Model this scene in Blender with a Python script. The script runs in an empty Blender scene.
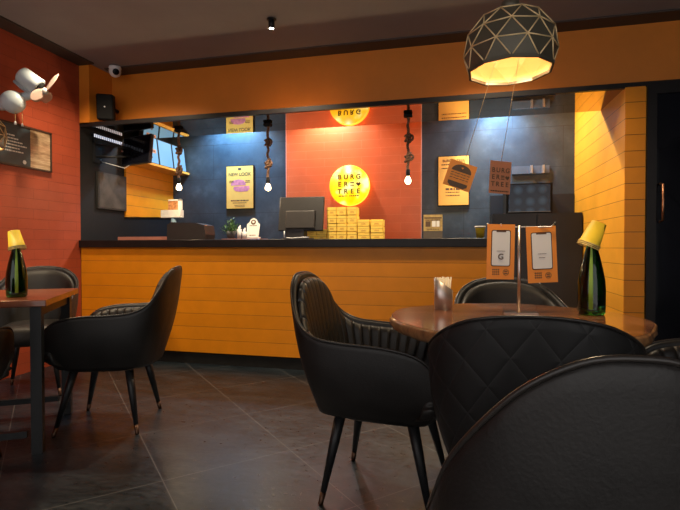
import bpy, bmesh, math, random
from mathutils import Vector, Matrix
random.seed(7)
PI = math.pi
S = bpy.context.scene
C = S.collection
V = Vector
def R(d): return math.radians(d)

# ------------------------------------------------------------------ materials
def srgb(r, g, b):
    f = lambda c: (c/255/12.92) if c/255 <= .04045 else ((c/255+.055)/1.055)**2.4
    return (f(r), f(g), f(b), 1)
def lin(r, g, b): return (r, g, b, 1)
class NT:
    def __init__(s, name):
        s.m = bpy.data.materials.new(name); s.m.use_nodes = True
        s.t = s.m.node_tree; s.n = s.t.nodes; s.l = s.t.links
        s.b = s.n['Principled BSDF']
    def new(s, typ, **kw):
        n = s.n.new(typ)
        for k, v in kw.items(): setattr(n, k, v)
        return n
    def link(s, a, b): s.l.new(a, b)
    def math(s, op, a, b=None, c=None):
        n = s.new('ShaderNodeMath', operation=op)
        for i, x in enumerate((a, b, c)):
            if x is None: continue
            if hasattr(x, 'is_linked'): s.link(x, n.inputs[i])
            else: n.inputs[i].default_value = x
        return n.outputs[0]
    def noise(s, scale, detail=4, rough=.55, vec=None, sc3=None):
        n = s.new('ShaderNodeTexNoise'); n.inputs['Scale'].default_value = scale
        n.inputs['Detail'].default_value = detail; n.inputs['Roughness'].default_value = rough
        if vec is None:
            tc = s.new('ShaderNodeTexCoord'); vec = tc.outputs['Object']
        if sc3:
            mp = s.new('ShaderNodeMapping'); mp.inputs['Scale'].default_value = sc3
            s.link(vec, mp.inputs['Vector']); vec = mp.outputs['Vector']
        s.link(vec, n.inputs['Vector']); return n
    def ramp(s, fac, stops):
        r = s.new('ShaderNodeValToRGB'); e = r.color_ramp.elements
        while len(e) < len(stops): e.new(.5)
        for x, (p, c) in zip(e, stops): x.position = p; x.color = c
        s.link(fac, r.inputs['Fac']); return r.outputs['Color']
    def mix(s, fac, a, b, blend='MIX'):
        n = s.new('ShaderNodeMix', data_type='RGBA', blend_type=blend)
        for k, x in ((0, fac), (6, a), (7, b)):
            if hasattr(x, 'is_linked'): s.link(x, n.inputs[k])
            else: n.inputs[k].default_value = x
        return n.outputs[2]
    def bump(s, h, strength=.3, dist=.01, normal=None):
        n = s.new('ShaderNodeBump'); n.inputs['Strength'].default_value = strength
        n.inputs['Distance'].default_value = dist
        s.link(h, n.inputs['Height'])
        if normal is not None: s.link(normal, n.inputs['Normal'])
        s.link(n.outputs[0], s.b.inputs['Normal']); return n.outputs[0]
    def set(s, **kw):
        names = dict(color='Base Color', rough='Roughness', metal='Metallic', trans='Transmission Weight', ior='IOR', ecol='Emission Color', emit='Emission Strength', spec='Specular IOR Level', coat='Coat Weight', coatr='Coat Roughness', sheen='Sheen Weight')
        for k, v in kw.items():
            i = s.b.inputs[names[k]]
            if hasattr(v, 'is_linked'): s.link(v, i)
            else: i.default_value = v
        return s
MATS = {}
def simple(name, color, rough=.5, metal=0., var=.12, scale=14., bump=.0, **kw):
    if name in MATS: return MATS[name]
    t = NT(name)
    n = t.noise(scale)
    lo = tuple(c*(1-var) for c in color[:3])+(1,); hi = tuple(min(1, c*(1+var)) for c in color[:3])+(1,)
    t.set(color=t.ramp(n.outputs['Fac'], [(.3, lo), (.7, hi)]), rough=rough, metal=metal, **kw)
    if bump: t.bump(n.outputs['Fac'], bump, .004)
    MATS[name] = t.m
    return t.m
def emit(name, color, strength):
    t = NT(name); t.set(color=color, ecol=color, emit=strength, rough=.4); return t.m

def planks(name, color, u, row, length, z0=0., mortar=.003, dark=.28, rough=.42, var=.08, offset=.5, bumps=.5, groove=None):
    """painted boards laid in rows; u = axis of the run"""
    t = NT(name)
    tc = t.new('ShaderNodeTexCoord'); sp = t.new('ShaderNodeSeparateXYZ'); t.link(tc.outputs['Object'], sp.inputs[0])
    cb = t.new('ShaderNodeCombineXYZ')
    t.link(t.math('ADD', sp.outputs[u], 7.3), cb.inputs[0]); t.link(t.math('SUBTRACT', sp.outputs['Z'], z0), cb.inputs[1])
    br = t.new('ShaderNodeTexBrick', offset=offset)
    t.link(cb.outputs[0], br.inputs['Vector'])
    br.inputs['Scale'].default_value = 1; br.inputs['Mortar Size'].default_value = mortar
    br.inputs['Mortar Smooth'].default_value = .2
    br.inputs['Brick Width'].default_value = length; br.inputs['Row Height'].default_value = row
    g = groove or tuple(c*dark for c in color[:3])+(1,)
    br.inputs['Color1'].default_value = color
    br.inputs['Color2'].default_value = tuple(c*(1-var) for c in color[:3])+(1,)
    br.inputs['Mortar'].default_value = g
    n = t.noise(6, 5)
    col = t.mix(.35, br.outputs['Color'], t.ramp(n.outputs['Fac'], [(.35, lin(.72, .72, .72)), (.65, lin(1, 1, 1))]), 'MULTIPLY')
    inv = t.math('SUBTRACT', 1, br.outputs['Fac'])
    t.set(color=col, rough=rough, spec=.3)
    t.bump(t.math('ADD', inv, t.math('MULTIPLY', n.outputs['Fac'], .08)), bumps, .006)
    return t.m

ORANGE = lin(.76, .255, .006)
M = {}
M['counter_planks'] = planks('orange_counter_planks', ORANGE, 'X', .1115, 40, .1, .0019, .40)
M['pillar_planks'] = planks('orange_pillar_planks', ORANGE, 'X', .1115, 40, .1, .0025, .28)
M['reveal_planks'] = planks('orange_reveal_planks', lin(.82, .36, .03), 'Y', .1115, 40, .1, .0022, .36)
M['side_planks'] = planks('orange_side_planks', lin(.80, .30, .015), 'Y', .1115, 40, .1, .0025, .5)
M['red_wall'] = planks('red_painted_brick', lin(.40, .072, .031), 'Y', .082, .30, 0, .0016, .6, .45)
M['red_back'] = planks('red_painted_boards', lin(.70, .155, .05), 'X', .09, .42, 0, .0012, 1, .4, .06, .5, .25, lin(.78, .24, .11))
M['orange_paint'] = simple('orange_paint', lin(.70, .215, .016), .55, var=.05, scale=5, bump=.05)
M['ceiling'] = simple('ceiling_paint', lin(.28, .272, .28), .7, var=.05, scale=4)
M['ceiling_band'] = simple('ceiling_band', lin(.055, .042, .036), .6, var=.06, scale=4)  # dark brown paints in the shade of the gap around the ceiling
M['black'] = simple('black_lacquer', lin(.010, .008, .008), .38, var=.2, spec=.22)
M['black_matt'] = simple('black_matt', lin(.010, .010, .010), .75, var=.2, spec=.2)
M['black_metal'] = simple('black_metal', lin(.012, .012, .013), .42, var=.2, spec=.35)
M['dark_plastic'] = simple('dark_plastic', lin(.020, .0175, .016), .42, var=.1)
M['white_plastic'] = simple('white_plastic', lin(.80, .80, .80), .35, var=.03)
M['steel'] = simple('brushed_steel', lin(.62, .60, .58), .28, 1., var=.08, scale=60)
M['tip'] = simple('dark_copper_tip', lin(.10, .055, .036), .45, 1., var=.08)
M['copper'] = simple('copper_tip', lin(.50, .24, .13), .35, 1., var=.08)
M['paper_yellow'] = simple('yellow_poster_paper', lin(.88, .45, .075), .6, var=.03)
M['ink'] = simple('dark_ink', lin(.10, .05, .02), .6, var=.05)
M['purple'] = simple('purple_ink', lin(.64, .18, .20), .6, var=.25, scale=30)
M['box_yellow'] = simple('yellow_box_card', lin(.90, .60, .09), .55, var=.06, scale=20)
M['cup_yellow'] = simple('yellow_paper_cup', lin(.84, .60, .04), .5, var=.04)
M['card_orange'] = simple('orange_card', lin(.86, .27, .022), .5, var=.05)
M['card_brown'] = simple('reddish_brown_card', lin(.56, .20, .09), .6, var=.08)
M['screen_white'] = simple('printed_white', lin(.80, .76, .70), .5, var=.02)
M['gold'] = simple('gold_paint', lin(.72, .46, .20), .5, .1, var=.06)
M['lamp_grey'] = simple('grey_lamp_enamel', lin(.11, .095, .065), .4, .3, var=.1)
M['rope'] = None
t = NT('jute_rope')
w = t.new('ShaderNodeTexWave', wave_type='BANDS', bands_direction='DIAGONAL'); w.inputs['Scale'].default_value = 60
tc = t.new('ShaderNodeTexCoord'); t.link(tc.outputs['Object'], w.inputs['Vector'])
t.set(color=t.ramp(w.outputs['Fac'], [(.2, lin(.09, .045, .026)), (.8, lin(.30, .16, .09))]), rough=.9); t.bump(w.outputs['Fac'], .8, .004)
M['rope'] = t.m

# leather: fine grain, soft creases; optional stitched channels or diamonds laid out on the UVs (metres)
def leather(name, col, pattern=None, rough=.42):
    t = NT(name)
    n1 = t.noise(160, 3); n2 = t.noise(9, 5, .6); n3 = t.noise(26, 3, .6, sc3=(1, 1, .35))
    h = t.math('ADD', t.math('MULTIPLY', n1.outputs['Fac'], .25), t.math('MULTIPLY', n3.outputs['Fac'], .35))
    base = t.ramp(n2.outputs['Fac'], [(.3, tuple(c*.75 for c in col[:3])+(1,)), (.7, tuple(c*1.25 for c in col[:3])+(1,))])
    if pattern:
        uv = t.new('ShaderNodeUVMap', uv_map='UVMap'); sp = t.new('ShaderNodeSeparateXYZ'); t.link(uv.outputs[0], sp.inputs[0])
        if pattern == 'channel':
            a = t.math('ABSOLUTE', t.math('SUBTRACT', t.math('FRACT', t.math('DIVIDE', sp.outputs[0], .048)), .5))
            seam = t.math('GREATER_THAN', a, .475); puff = t.math('SUBTRACT', 1, t.math('POWER', t.math('MULTIPLY', a, 2), 4))
        else:
            p = t.math('ADD', t.math('DIVIDE', sp.outputs[0], .115), t.math('DIVIDE', sp.outputs[1], .16))
            q = t.math('SUBTRACT', t.math('DIVIDE', sp.outputs[0], .115), t.math('DIVIDE', sp.outputs[1], .16))
            a = t.math('MAXIMUM', t.math('ABSOLUTE', t.math('SUBTRACT', t.math('FRACT', p), .5)), t.math('ABSOLUTE', t.math('SUBTRACT', t.math('FRACT', q), .5)))
            seam = t.math('GREATER_THAN', a, .486); puff = t.math('SUBTRACT', 1, t.math('POWER', t.math('MULTIPLY', a, 2), 6))
        base = t.mix(t.math('MULTIPLY', seam, .8), base, tuple(c*2.6 for c in col[:3])+(1,))
        n0 = t.new('ShaderNodeBump'); n0.inputs['Strength'].default_value = .75 if pattern == 'channel' else .3; n0.inputs['Distance'].default_value = .007
        t.link(puff, n0.inputs['Height'])
        t.bump(h, .16, .004, n0.outputs[0])
    else:
        t.bump(h, .42, .005)
    t.set(color=base, rough=t.ramp(n2.outputs['Fac'], [(.3, lin(rough, rough, rough)), (.7, lin(rough+.14,)*1 if False else lin(rough+.14, rough+.14, rough+.14))]), spec=.45)
    return t.m
M['leather'] = leather('black_leather', lin(.013, .011, .010))
M['leather_channel'] = leather('black_leather_channels', lin(.015, .0125, .011), 'channel', .38)
M['leather_diamond'] = leather('black_leather_diamonds', lin(.010, .0095, .0095), 'diamond', .52)
M['piping'] = simple('leather_piping', lin(.03, .025, .022), .32, var=.1)

# slate floor tiles laid diagonally
t = NT('slate_floor_tiles')
tc = t.new('ShaderNodeTexCoord'); mp = t.new('ShaderNodeMapping')
mp.inputs['Rotation'].default_value = (0, 0, R(45))
t.link(tc.outputs['Object'], mp.inputs['Vector'])
br = t.new('ShaderNodeTexBrick', offset=0); t.link(mp.outputs[0], br.inputs['Vector'])
cx, cy = -.795, 2.229
rx, ry = (cx-cy)*math.sqrt(.5), (cx+cy)*math.sqrt(.5)
mp.inputs['Location'].default_value = (-(rx % .6), -(ry % .6), 0)
br.inputs['Scale'].default_value = 1; br.inputs['Brick Width'].default_value = .6; br.inputs['Row Height'].default_value = .6
br.inputs['Mortar Size'].default_value = .0026; br.inputs['Mortar Smooth'].default_value = .3
n1 = t.noise(3.2, 8, .65, sc3=(1, 2.4, 1)); n2 = t.noise(22, 6, .6, sc3=(1, 2, 1)); n3 = t.noise(1.1, 3)
slate = t.ramp(n1.outputs['Fac'], [(.30, lin(.004, .0075, .010)), (.48, lin(.009, .0155, .021)), (.62, lin(.021, .029, .036)), (.78, lin(.048, .056, .062))])
slate = t.mix(.5, slate, t.ramp(n2.outputs['Fac'], [(.3, lin(.55, .55, .58)), (.7, lin(1.15, 1.12, 1.1))]), 'MULTIPLY')
t.link(slate, br.inputs['Color1']); t.link(t.mix(1, slate, lin(.86, .86, .9), 'MULTIPLY'), br.inputs['Color2'])
br.inputs['Mortar'].default_value = lin(.085, .085, .085)
t.set(color=br.outputs['Color'], rough=t.ramp(n2.outputs['Fac'], [(.3, lin(.26, .26, .26)), (.75, lin(.46, .46, .46))]), spec=.45)
t.bump(t.math('ADD', t.math('MULTIPLY', n2.outputs['Fac'], .6), t.math('MULTIPLY', n1.outputs['Fac'], .6)), .22, .006)
M['floor'] = t.m

# dark mottled tiles of the back wall
t = NT('charcoal_wall_tiles')
tc = t.new('ShaderNodeTexCoord'); sp = t.new('ShaderNodeSeparateXYZ'); t.link(tc.outputs['Object'], sp.inputs[0])
cb = t.new('ShaderNodeCombineXYZ'); t.link(t.math('ADD', sp.outputs['X'], t.math('MULTIPLY', sp.outputs['Y'], 1.0)), cb.inputs[0]); t.link(t.math('SUBTRACT', sp.outputs['Z'], .20), cb.inputs[1])
br = t.new('ShaderNodeTexBrick', offset=.5); t.link(cb.outputs[0], br.inputs['Vector'])
br.inputs['Scale'].default_value = 1; br.inputs['Brick Width'].default_value = .95; br.inputs['Row Height'].default_value = .40
br.inputs['Mortar Size'].default_value = .002
n1 = t.noise(5, 8, .68); n2 = t.noise(40, 4)
c = t.ramp(n1.outputs['Fac'], [(.3, lin(.020, .029, .036)), (.55, lin(.036, .049, .058)), (.75, lin(.066, .087, .098))])
t.link(c, br.inputs['Color1']); t.link(t.mix(1, c, lin(.86, .88, .9), 'MULTIPLY'), br.inputs['Color2'])
br.inputs['Mortar'].default_value = lin(.012, .012, .014)
t.set(color=br.outputs['Color'], rough=.5); t.bump(n2.outputs['Fac'], .12, .004)
M['charcoal'] = t.m
M['dark_wall'] = simple('near_black_wall', lin(.009, .009, .010), .55, var=.15, scale=5, spec=.3)
t = NT('black_mirror'); t.set(color=lin(.42, .28, .15), metal=1., rough=.025)
n = t.noise(1.5, 2); t.bump(n.outputs['Fac'], .015, .01); M['mirror'] = t.m
t = NT('black_glass'); n = t.noise(2, 2); t.set(color=t.ramp(n.outputs['Fac'], [(.3, lin(.003, .003, .005)), (.7, lin(.007, .008, .013))]), rough=.07, spec=.2); t.bump(n.outputs['Fac'], .05, .01); M['black_glass'] = t.m

# wood with lacquer
def wood(name, a, b, c, rough=.16, sc=(1.2, 9, 9)):
    t = NT(name)
    n = t.noise(3.2, 9, .62, sc3=sc); n2 = t.noise(1.6, 3, .5)
    col = t.ramp(n.outputs['Fac'], [(.32, a), (.52, b), (.72, c)])
    col = t.mix(.5, col, t.ramp(n2.outputs['Fac'], [(.35, lin(.6, .55, .5)), (.65, lin(1.1, 1.05, 1))]), 'MULTIPLY')
    t.set(color=col, rough=rough, coat=.5, coatr=.08); t.bump(n.outputs['Fac'], .08, .003); return t.m
M['wood_top'] = wood('lacquered_acacia', lin(.11, .040, .020), lin(.28, .115, .055), lin(.46, .21, .11))
M['wood_edge'] = wood('live_edge_bark', lin(.10, .04, .016), lin(.34, .16, .06), lin(.55, .30, .13), .5, (6, 6, 2))
M['wood_left'] = wood('red_brown_tabletop', lin(.12, .03, .012), lin(.24, .065, .022), lin(.34, .10, .035), .3)
M['wood_photo'] = wood('pale_timber_print', lin(.20, .13, .07), lin(.42, .30, .18), lin(.70, .58, .40), .5, (8, 2, 14))
M['wood_frame'] = simple('dark_wood_frame', lin(.05, .025, .016), .45, var=.3, scale=20)
M['slate_print'] = simple('slate_blue_print', lin(.045, .066, .082), .45, var=.08)
M['white_ink'] = simple('white_ink', lin(.72, .72, .70), .5, var=.02)
M['leaf'] = simple('green_leaf', lin(.09, .20, .05), .5, var=.4, scale=60)
M['pot'] = simple('white_ceramic', lin(.6, .6, .58), .35, var=.04)
t = NT('green_glass'); n = t.noise(3, 2); t.set(color=t.ramp(n.outputs['Fac'], [(.3, lin(.012, .13, .04)), (.7, lin(.03, .20, .05))]), trans=1., rough=.02, ior=1.5); M['green_glass'] = t.m
t = NT('clear_bulb_glass'); n = t.noise(3, 2); t.set(color=t.ramp(n.outputs['Fac'], [(.3, lin(.95, .93, .88)), (.7, lin(1, .98, .93))]), trans=1., rough=.02, ior=1.2, ecol=lin(1, .80, .52), emit=1.1); M['bulb_glass'] = t.m
M['filament'] = emit('glowing_filament', lin(1, .72, .36), 60)
M['lamp_bulb'] = emit('lamp_bulb_glow', lin(1, .66, .30), 4)
M['led'] = emit('small_white_light', lin(.8, .85, 1), .38)
M['spot_lens'] = emit('spot_lens_glow', lin(1, .93, .82), 12)
# backlit round sign face: lamps behind make it uneven
t = NT('backlit_sign_face'); n = t.noise(7.5, 2, .4)
c = t.ramp(n.outputs['Fac'], [(.36, lin(1, .50, .0)), (.52, lin(1, .68, .01)), (.68, lin(1.15, 1.05, .40))])
t.set(color=lin(.25, .14, .01), ecol=c, emit=.98, rough=.4); M['sign_face'] = t.m
t = NT('backlit_menu_face'); n = t.noise(2.2, 2, .4)
c = t.ramp(n.outputs['Fac'], [(.3, lin(.16, .47, .86)), (.7, lin(.30, .64, .95))])
t.set(color=lin(.06, .10, .15), ecol=c, emit=.50, rough=.4); M['menu_face'] = t.m
# dark blue oven glass with blurred blue reflections painted into the colour as dots
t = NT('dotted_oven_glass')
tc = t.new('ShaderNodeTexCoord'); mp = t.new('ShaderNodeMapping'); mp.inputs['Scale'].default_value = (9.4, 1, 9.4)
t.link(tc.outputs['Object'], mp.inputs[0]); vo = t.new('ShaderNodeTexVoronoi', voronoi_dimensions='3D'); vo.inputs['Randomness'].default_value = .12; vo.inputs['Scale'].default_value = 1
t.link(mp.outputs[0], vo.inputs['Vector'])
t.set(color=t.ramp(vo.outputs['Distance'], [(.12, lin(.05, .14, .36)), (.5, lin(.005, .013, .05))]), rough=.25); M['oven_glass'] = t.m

# ------------------------------------------------------------------ mesh helpers
def new(): return bmesh.new()
def smooth(bm, on=True):
    for f in bm.faces: f.smooth = on
def add_box(bm, c, s, rot=None, bevel=0, seg=2):
    r = bmesh.ops.create_cube(bm, size=1)
    vs = r['verts']
    mat = Matrix.Translation(V(c)) @ (rot.to_4x4() if rot is not None else Matrix()) @ Matrix.Diagonal((*s, 1))
    bmesh.ops.transform(bm, matrix=mat, verts=vs)
    if bevel:
        es = list({e for v in vs for e in v.link_edges})
        bmesh.ops.bevel(bm, geom=es, offset=bevel, segments=seg, affect='EDGES', profile=.5)
def bx(x0, x1, y0, y1, z0, z1, bm=None, bevel=0):
    bm = bm or new(); add_box(bm, ((x0+x1)/2, (y0+y1)/2, (z0+z1)/2), (x1-x0, y1-y0, z1-z0), None, bevel); return bm
def add_tube(bm, pts, rad, seg=10, caps=True, sm=True):
    pts = [V(p) for p in pts]; n = len(pts)
    rad = rad if isinstance(rad, (list, tuple)) else [rad]*n
    tg = [(pts[min(i+1, n-1)]-pts[max(i-1, 0)]).normalized() for i in range(n)]
    up = V((0, 0, 1)) if abs(tg[0].z) < .9 else V((1, 0, 0))
    nrm = (up - tg[0]*up.dot(tg[0])).normalized(); rings = []
    for i in range(n):
        nrm = (nrm - tg[i]*nrm.dot(tg[i])).normalized(); b = tg[i].cross(nrm)
        rings.append([bm.verts.new(pts[i]+(nrm*math.cos(2*PI*k/seg)+b*math.sin(2*PI*k/seg))*rad[i]) for k in range(seg)])
    for i in range(n-1):
        for k in range(seg):
            f = bm.faces.new((rings[i][k], rings[i][(k+1) % seg], rings[i+1][(k+1) % seg], rings[i+1][k])); f.smooth = sm
    if caps:
        bm.faces.new(rings[0][::-1]); bm.faces.new(rings[-1])
def add_lathe(bm, prof, seg=32, mat=None, sm=True, close=False):
    rings = []
    for r, z in prof:
        if r < 1e-6: rings.append([bm.verts.new((0, 0, z))])
        else: rings.append([bm.verts.new((r*math.cos(2*PI*k/seg), r*math.sin(2*PI*k/seg), z)) for k in range(seg)])
    pairs = list(zip(rings, rings[1:])) + ([(rings[-1], rings[0])] if close else [])
    for a, b in pairs:
        for k in range(seg):
            q = [a[k % len(a)], a[(k+1) % len(a)], b[(k+1) % len(b)], b[k % len(b)]]
            u = list(dict.fromkeys(q))
            if len(u) >= 3:
                f = bm.faces.new(u); f.smooth = sm
    vs = [v for r in rings for v in r]
    if mat is not None: bmesh.ops.transform(bm, matrix=mat, verts=vs)
    return vs
def add_prism(bm, poly, mat, depth):
    """2-D outline extruded along local z by depth and placed by mat"""
    a = [bm.verts.new(mat @ V((x, y, 0))) for x, y in poly]; b = [bm.verts.new(mat @ V((x, y, depth))) for x, y in poly]
    n = len(poly)
    bm.faces.new(a[::-1]); bm.faces.new(b)
    for i in range(n): bm.faces.new((a[i], a[(i+1) % n], b[(i+1) % n], b[i]))
def frame(o, right, up):
    """matrix: local x = right, y = up, z = towards the viewer"""
    r = V(right).normalized(); u = V(up); u = (u-r*u.dot(r)).normalized(); n = r.cross(u)
    return Matrix(((r.x, u.x, n.x, o[0]), (r.y, u.y, n.y, o[1]), (r.z, u.z, n.z, o[2]), (0, 0, 0, 1)))
def rect(x0, x1, y0, y1): return [(x0, y0), (x1, y0), (x1, y1), (x0, y1)]
def add_text(bm, body, size, mat, x=0, y=0, align='CENTER', depth=.0015, sx=1, bold=0):
    cu = bpy.data.curves.new('lettering', 'FONT'); cu.body = body; cu.size = size; cu.align_x = align; cu.align_y = 'CENTER'
    cu.extrude = depth/2; cu.offset = bold
    ob = bpy.data.objects.new('lettering', cu); C.objects.link(ob)
    dg = bpy.context.evaluated_depsgraph_get(); me = bpy.data.meshes.new_from_object(ob.evaluated_get(dg))
    bpy.data.objects.remove(ob); bpy.data.curves.remove(cu)
    me.transform(mat @ Matrix.Translation((x, y, depth/2)) @ Matrix.Diagonal((sx, 1, 1, 1))); bm.from_mesh(me); bpy.data.meshes.remove(me)
def words_row(bm, mat, x0, x1, y, h, d=.0012, seed=0, wmin=.5, wmax=2.6):
    """a line of copy too small to read: a row of word-length dashes"""
    rnd = random.Random(seed); x = x0
    while x < x1-h*.3:
        w = min(x1-x, h*rnd.uniform(wmin, wmax)); add_prism(bm, rect(x, x+w, y-h/2, y+h/2), mat, d); x += w+h*.45
def circle(cx, cy, r, n=28, a0=0, a1=2*PI): return [(cx+r*math.cos(a0+(a1-a0)*k/n), cy+r*math.sin(a0+(a1-a0)*k/n)) for k in range(n if abs(a1-a0-2*PI) < 1e-6 else n+1)]
def heart(cx, cy, s):
    return [(cx+s*.0625*16*math.sin(t)**3/2*1.0, cy+s*.0625*(13*math.cos(t)-5*math.cos(2*t)-2*math.cos(3*t)-math.cos(4*t))/2) for t in [-2*PI*k/24 for k in range(24)]]

# ------------------------------------------------------------------ object helpers
def link(name, bm, mat, parent=None):
    bmesh.ops.recalc_face_normals(bm, faces=bm.faces)
    me = bpy.data.meshes.new(name); bm.to_mesh(me); bm.free()
    o = bpy.data.objects.new(name, me); C.objects.link(o)
    if mat is not None: me.materials.append(mat)
    if parent is not None: o.parent = parent
    return o
obj = link
def tag(o, label=None, cat=None, group=None, kind=None):
    for k, v in (('label', label), ('category', cat), ('group', group), ('kind', kind)):
        if v: o[k] = v
    return o
def thing(name, label, cat, loc=(0, 0, 0), rz=0, group=None):
    o = bpy.data.objects.new(name, None); C.objects.link(o); o.location = loc; o.rotation_euler = (0, 0, rz); o.empty_display_size = .05
    return tag(o, label, cat, group)
def struct(name, bm, mat, label, cat, parent=None):
    o = link(name, bm, mat, parent)
    return tag(o, label, cat, None, 'structure')
def kids(o): return [c for c in bpy.data.objects if c.parent == o]
def copy_tree(o, parent=None):
    c = o.copy(); C.objects.link(c)
    if parent is not None: c.parent = parent
    for k in kids(o): copy_tree(k, c)
    return c

def spot(loc, target, energy, color, size=60, blend=.6, soft=.04):
    l = bpy.data.lights.new('spot', 'SPOT'); l.energy = energy; l.color = color; l.spot_size = R(size); l.spot_blend = blend; l.shadow_soft_size = soft
    o = bpy.data.objects.new('spot', l); C.objects.link(o); o.location = loc
    o.rotation_euler = (V(target)-V(loc)).to_track_quat('-Z', 'Y').to_euler(); return o
# ------------------------------------------------------------------ camera
F = 480.; yaw, pitch, roll = R(13.62), R(-.92), R(-.06)
fwd = V((-math.sin(yaw)*math.cos(pitch), math.cos(yaw)*math.cos(pitch), math.sin(pitch)))
rt = V((math.cos(yaw), math.sin(yaw), 0)); up = rt.cross(fwd)
rt, up = rt*math.cos(roll)+up*math.sin(roll), up*math.cos(roll)-rt*math.sin(roll)
EYE = V((0, 0, 1.0))
cam = bpy.data.cameras.new('camera'); cam.sensor_width = 36; cam.lens = F/680*36; cam.clip_start = .02
co = bpy.data.objects.new('camera', cam); C.objects.link(co)
co.matrix_world = Matrix(((rt.x, up.x, -fwd.x, EYE.x), (rt.y, up.y, -fwd.y, EYE.y), (rt.z, up.z, -fwd.z, EYE.z), (0, 0, 0, 1)))
S.camera = co
def at(x, y, dist):
    d = fwd+rt*((x-340)/F)-up*((y-255)/F); return EYE+d*dist
def on_x(x, y, X):
    d = fwd+rt*((x-340)/F)-up*((y-255)/F); return EYE+d*((X-EYE.x)/d.x)

# ------------------------------------------------------------------ the room
XL, YC, YH, YB, XR = -3.33, 3.70, 4.00, 5.15, 1.13      # left wall, counter front, header, back wall, reveal
ZC, ZS = 2.66, 2.10                                      # ceiling, mirror soffit
X1, YF = 3.4, -2.2
struct('floor', bx(XL-.1, X1, YF, YB+.1, -.1, 0), M['floor'], 'dark slate tiled floor laid diagonally', 'floor')
struct('ceiling', bx(XL-.1, X1, YF, YB+.1, ZC, ZC+.1), M['ceiling'], 'plain dark grey painted ceiling', 'ceiling')
struct('wall_left', bx(XL-.12, XL, YF, YC, 0, ZC), M['red_wall'], 'red painted brick wall beside the dining tables', 'wall')
struct('wall_kitchen_left', bx(XL-.12, XL, YC, YB, 0, ZC), M['dark_wall'], 'near black side wall behind the counter', 'wall')
struct('wall_back', bx(XL-.12, XR+.14, YB, YB+.12, 0, ZC), M['charcoal'], 'charcoal tiled wall behind the counter', 'wall')
struct('wall_accent', bx(-1.862, -.363, YB-.025, YB, 0, ZC), M['red_back'], 'red boarded section of the wall behind the glowing round sign', 'wall')
_b = bx(XR, XR+.14, YC+.004, YB, 0, ZS); bx(XR, XR+.14, 4.252, YB, ZS, ZC, _b)
for _x in (-1.868, -.363): struct('trim_5', bx(_x, _x+.006, YB-.026, YB, 0, ZC), simple('pale_pink_edge', lin(.85, .42, .32), .4), 'pale edge strip of the red boarded section', 'trim')  # pale pink stands in for the light along the panel edges
struct('wall_right', _b, M['reveal_planks'], 'yellow orange boarded return wall beside the kitchen passage', 'wall')
struct('wall_pillar', bx(XR, XR+.125, YC-.004, YC+.004, 0, ZS), M['pillar_planks'], 'orange boarded pillar face beside the dark door', 'wall')
struct('wall_header', bx(XL, X1, YH, YH+.25, ZS+.02, ZC), M['orange_paint'], 'plain orange header wall above the counter opening', 'wall')
struct('wall_return', bx(XL, -3.225, YC, YH, ZS+.02, ZC), M['orange_paint'], 'short orange return of the header wall beside the speaker', 'wall')
struct('trim_1', bx(XL, X1, YC, YC+.03, ZS-.005, ZS+.032), M['black'], 'thin black edge along the bottom of the orange header', 'trim')
struct('trim_2', bx(XL, XR+.13, YC+.03, 4.28, ZS, ZS+.03), M['mirror'], 'black mirror underside of the header over the counter', 'soffit')
struct('trim_3', bx(-3.17, X1, 3.83, YH, ZC-.012, ZC), M['ceiling_band'], 'dark brown ceiling band along the header', 'trim')
struct('trim_4', bx(XL, -3.17, YF, YC, ZC-.012, ZC), M['ceiling_band'], 'dark brown ceiling band along the red wall', 'trim')
struct('wall_outer', bx(X1, X1+.1, YF, YB, 0, ZC), M['dark_wall'], 'dark side wall past the glass door', 'wall')
# black glass door right of the pillar
d = thing('door_1', 'black glass door with a long metal pull handle beside the orange pillar', 'door', (0, 0, 0)); d['kind'] = 'structure'
fr = bx(1.262, 1.32, YC-.02, YC+.04, 0, ZS); bx(2.6, 2.66, YC-.02, YC+.04, 0, ZS, fr); bx(1.32, 2.6, YC-.02, YC+.04, 2.04, ZS, fr)
link('frame', fr, M['black'], d); link('pane', bx(1.32, 2.6, YC, YC+.015, 0, 2.04), M['black_glass'], d)
bm = new(); add_tube(bm, [(1.345, YC-.01, 1.17), (1.345, YC-.06, 1.18), (1.345, YC-.065, 1.30), (1.345, YC-.06, 1.42), (1.345, YC-.01, 1.43)], .008); link('handle', bm, M['copper'], d)

# ------------------------------------------------------------------ the counter
ct = thing('service_counter', 'long orange boarded service counter with a black top', 'counter', (-1.4, YC, 0))
def rel(bm, o): bmesh.ops.translate(bm, verts=bm.verts, vec=-V(o.location)); return bm
XE = .33
link('front_panel', rel(bx(XL+.004, XE, YC, YC+.5, .1, 1.0), ct), M['counter_planks'], ct)
link('kick_plate', rel(bx(XL+.004, XE, YC+.012, YC+.48, 0, .1), ct), M['black_matt'], ct)
link('countertop', rel(bx(XL+.004, XE+.03, YC-.03, YC+.62, 1.0, 1.066, bevel=.004), ct), M['black'], ct)
ZT = 1.066

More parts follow.
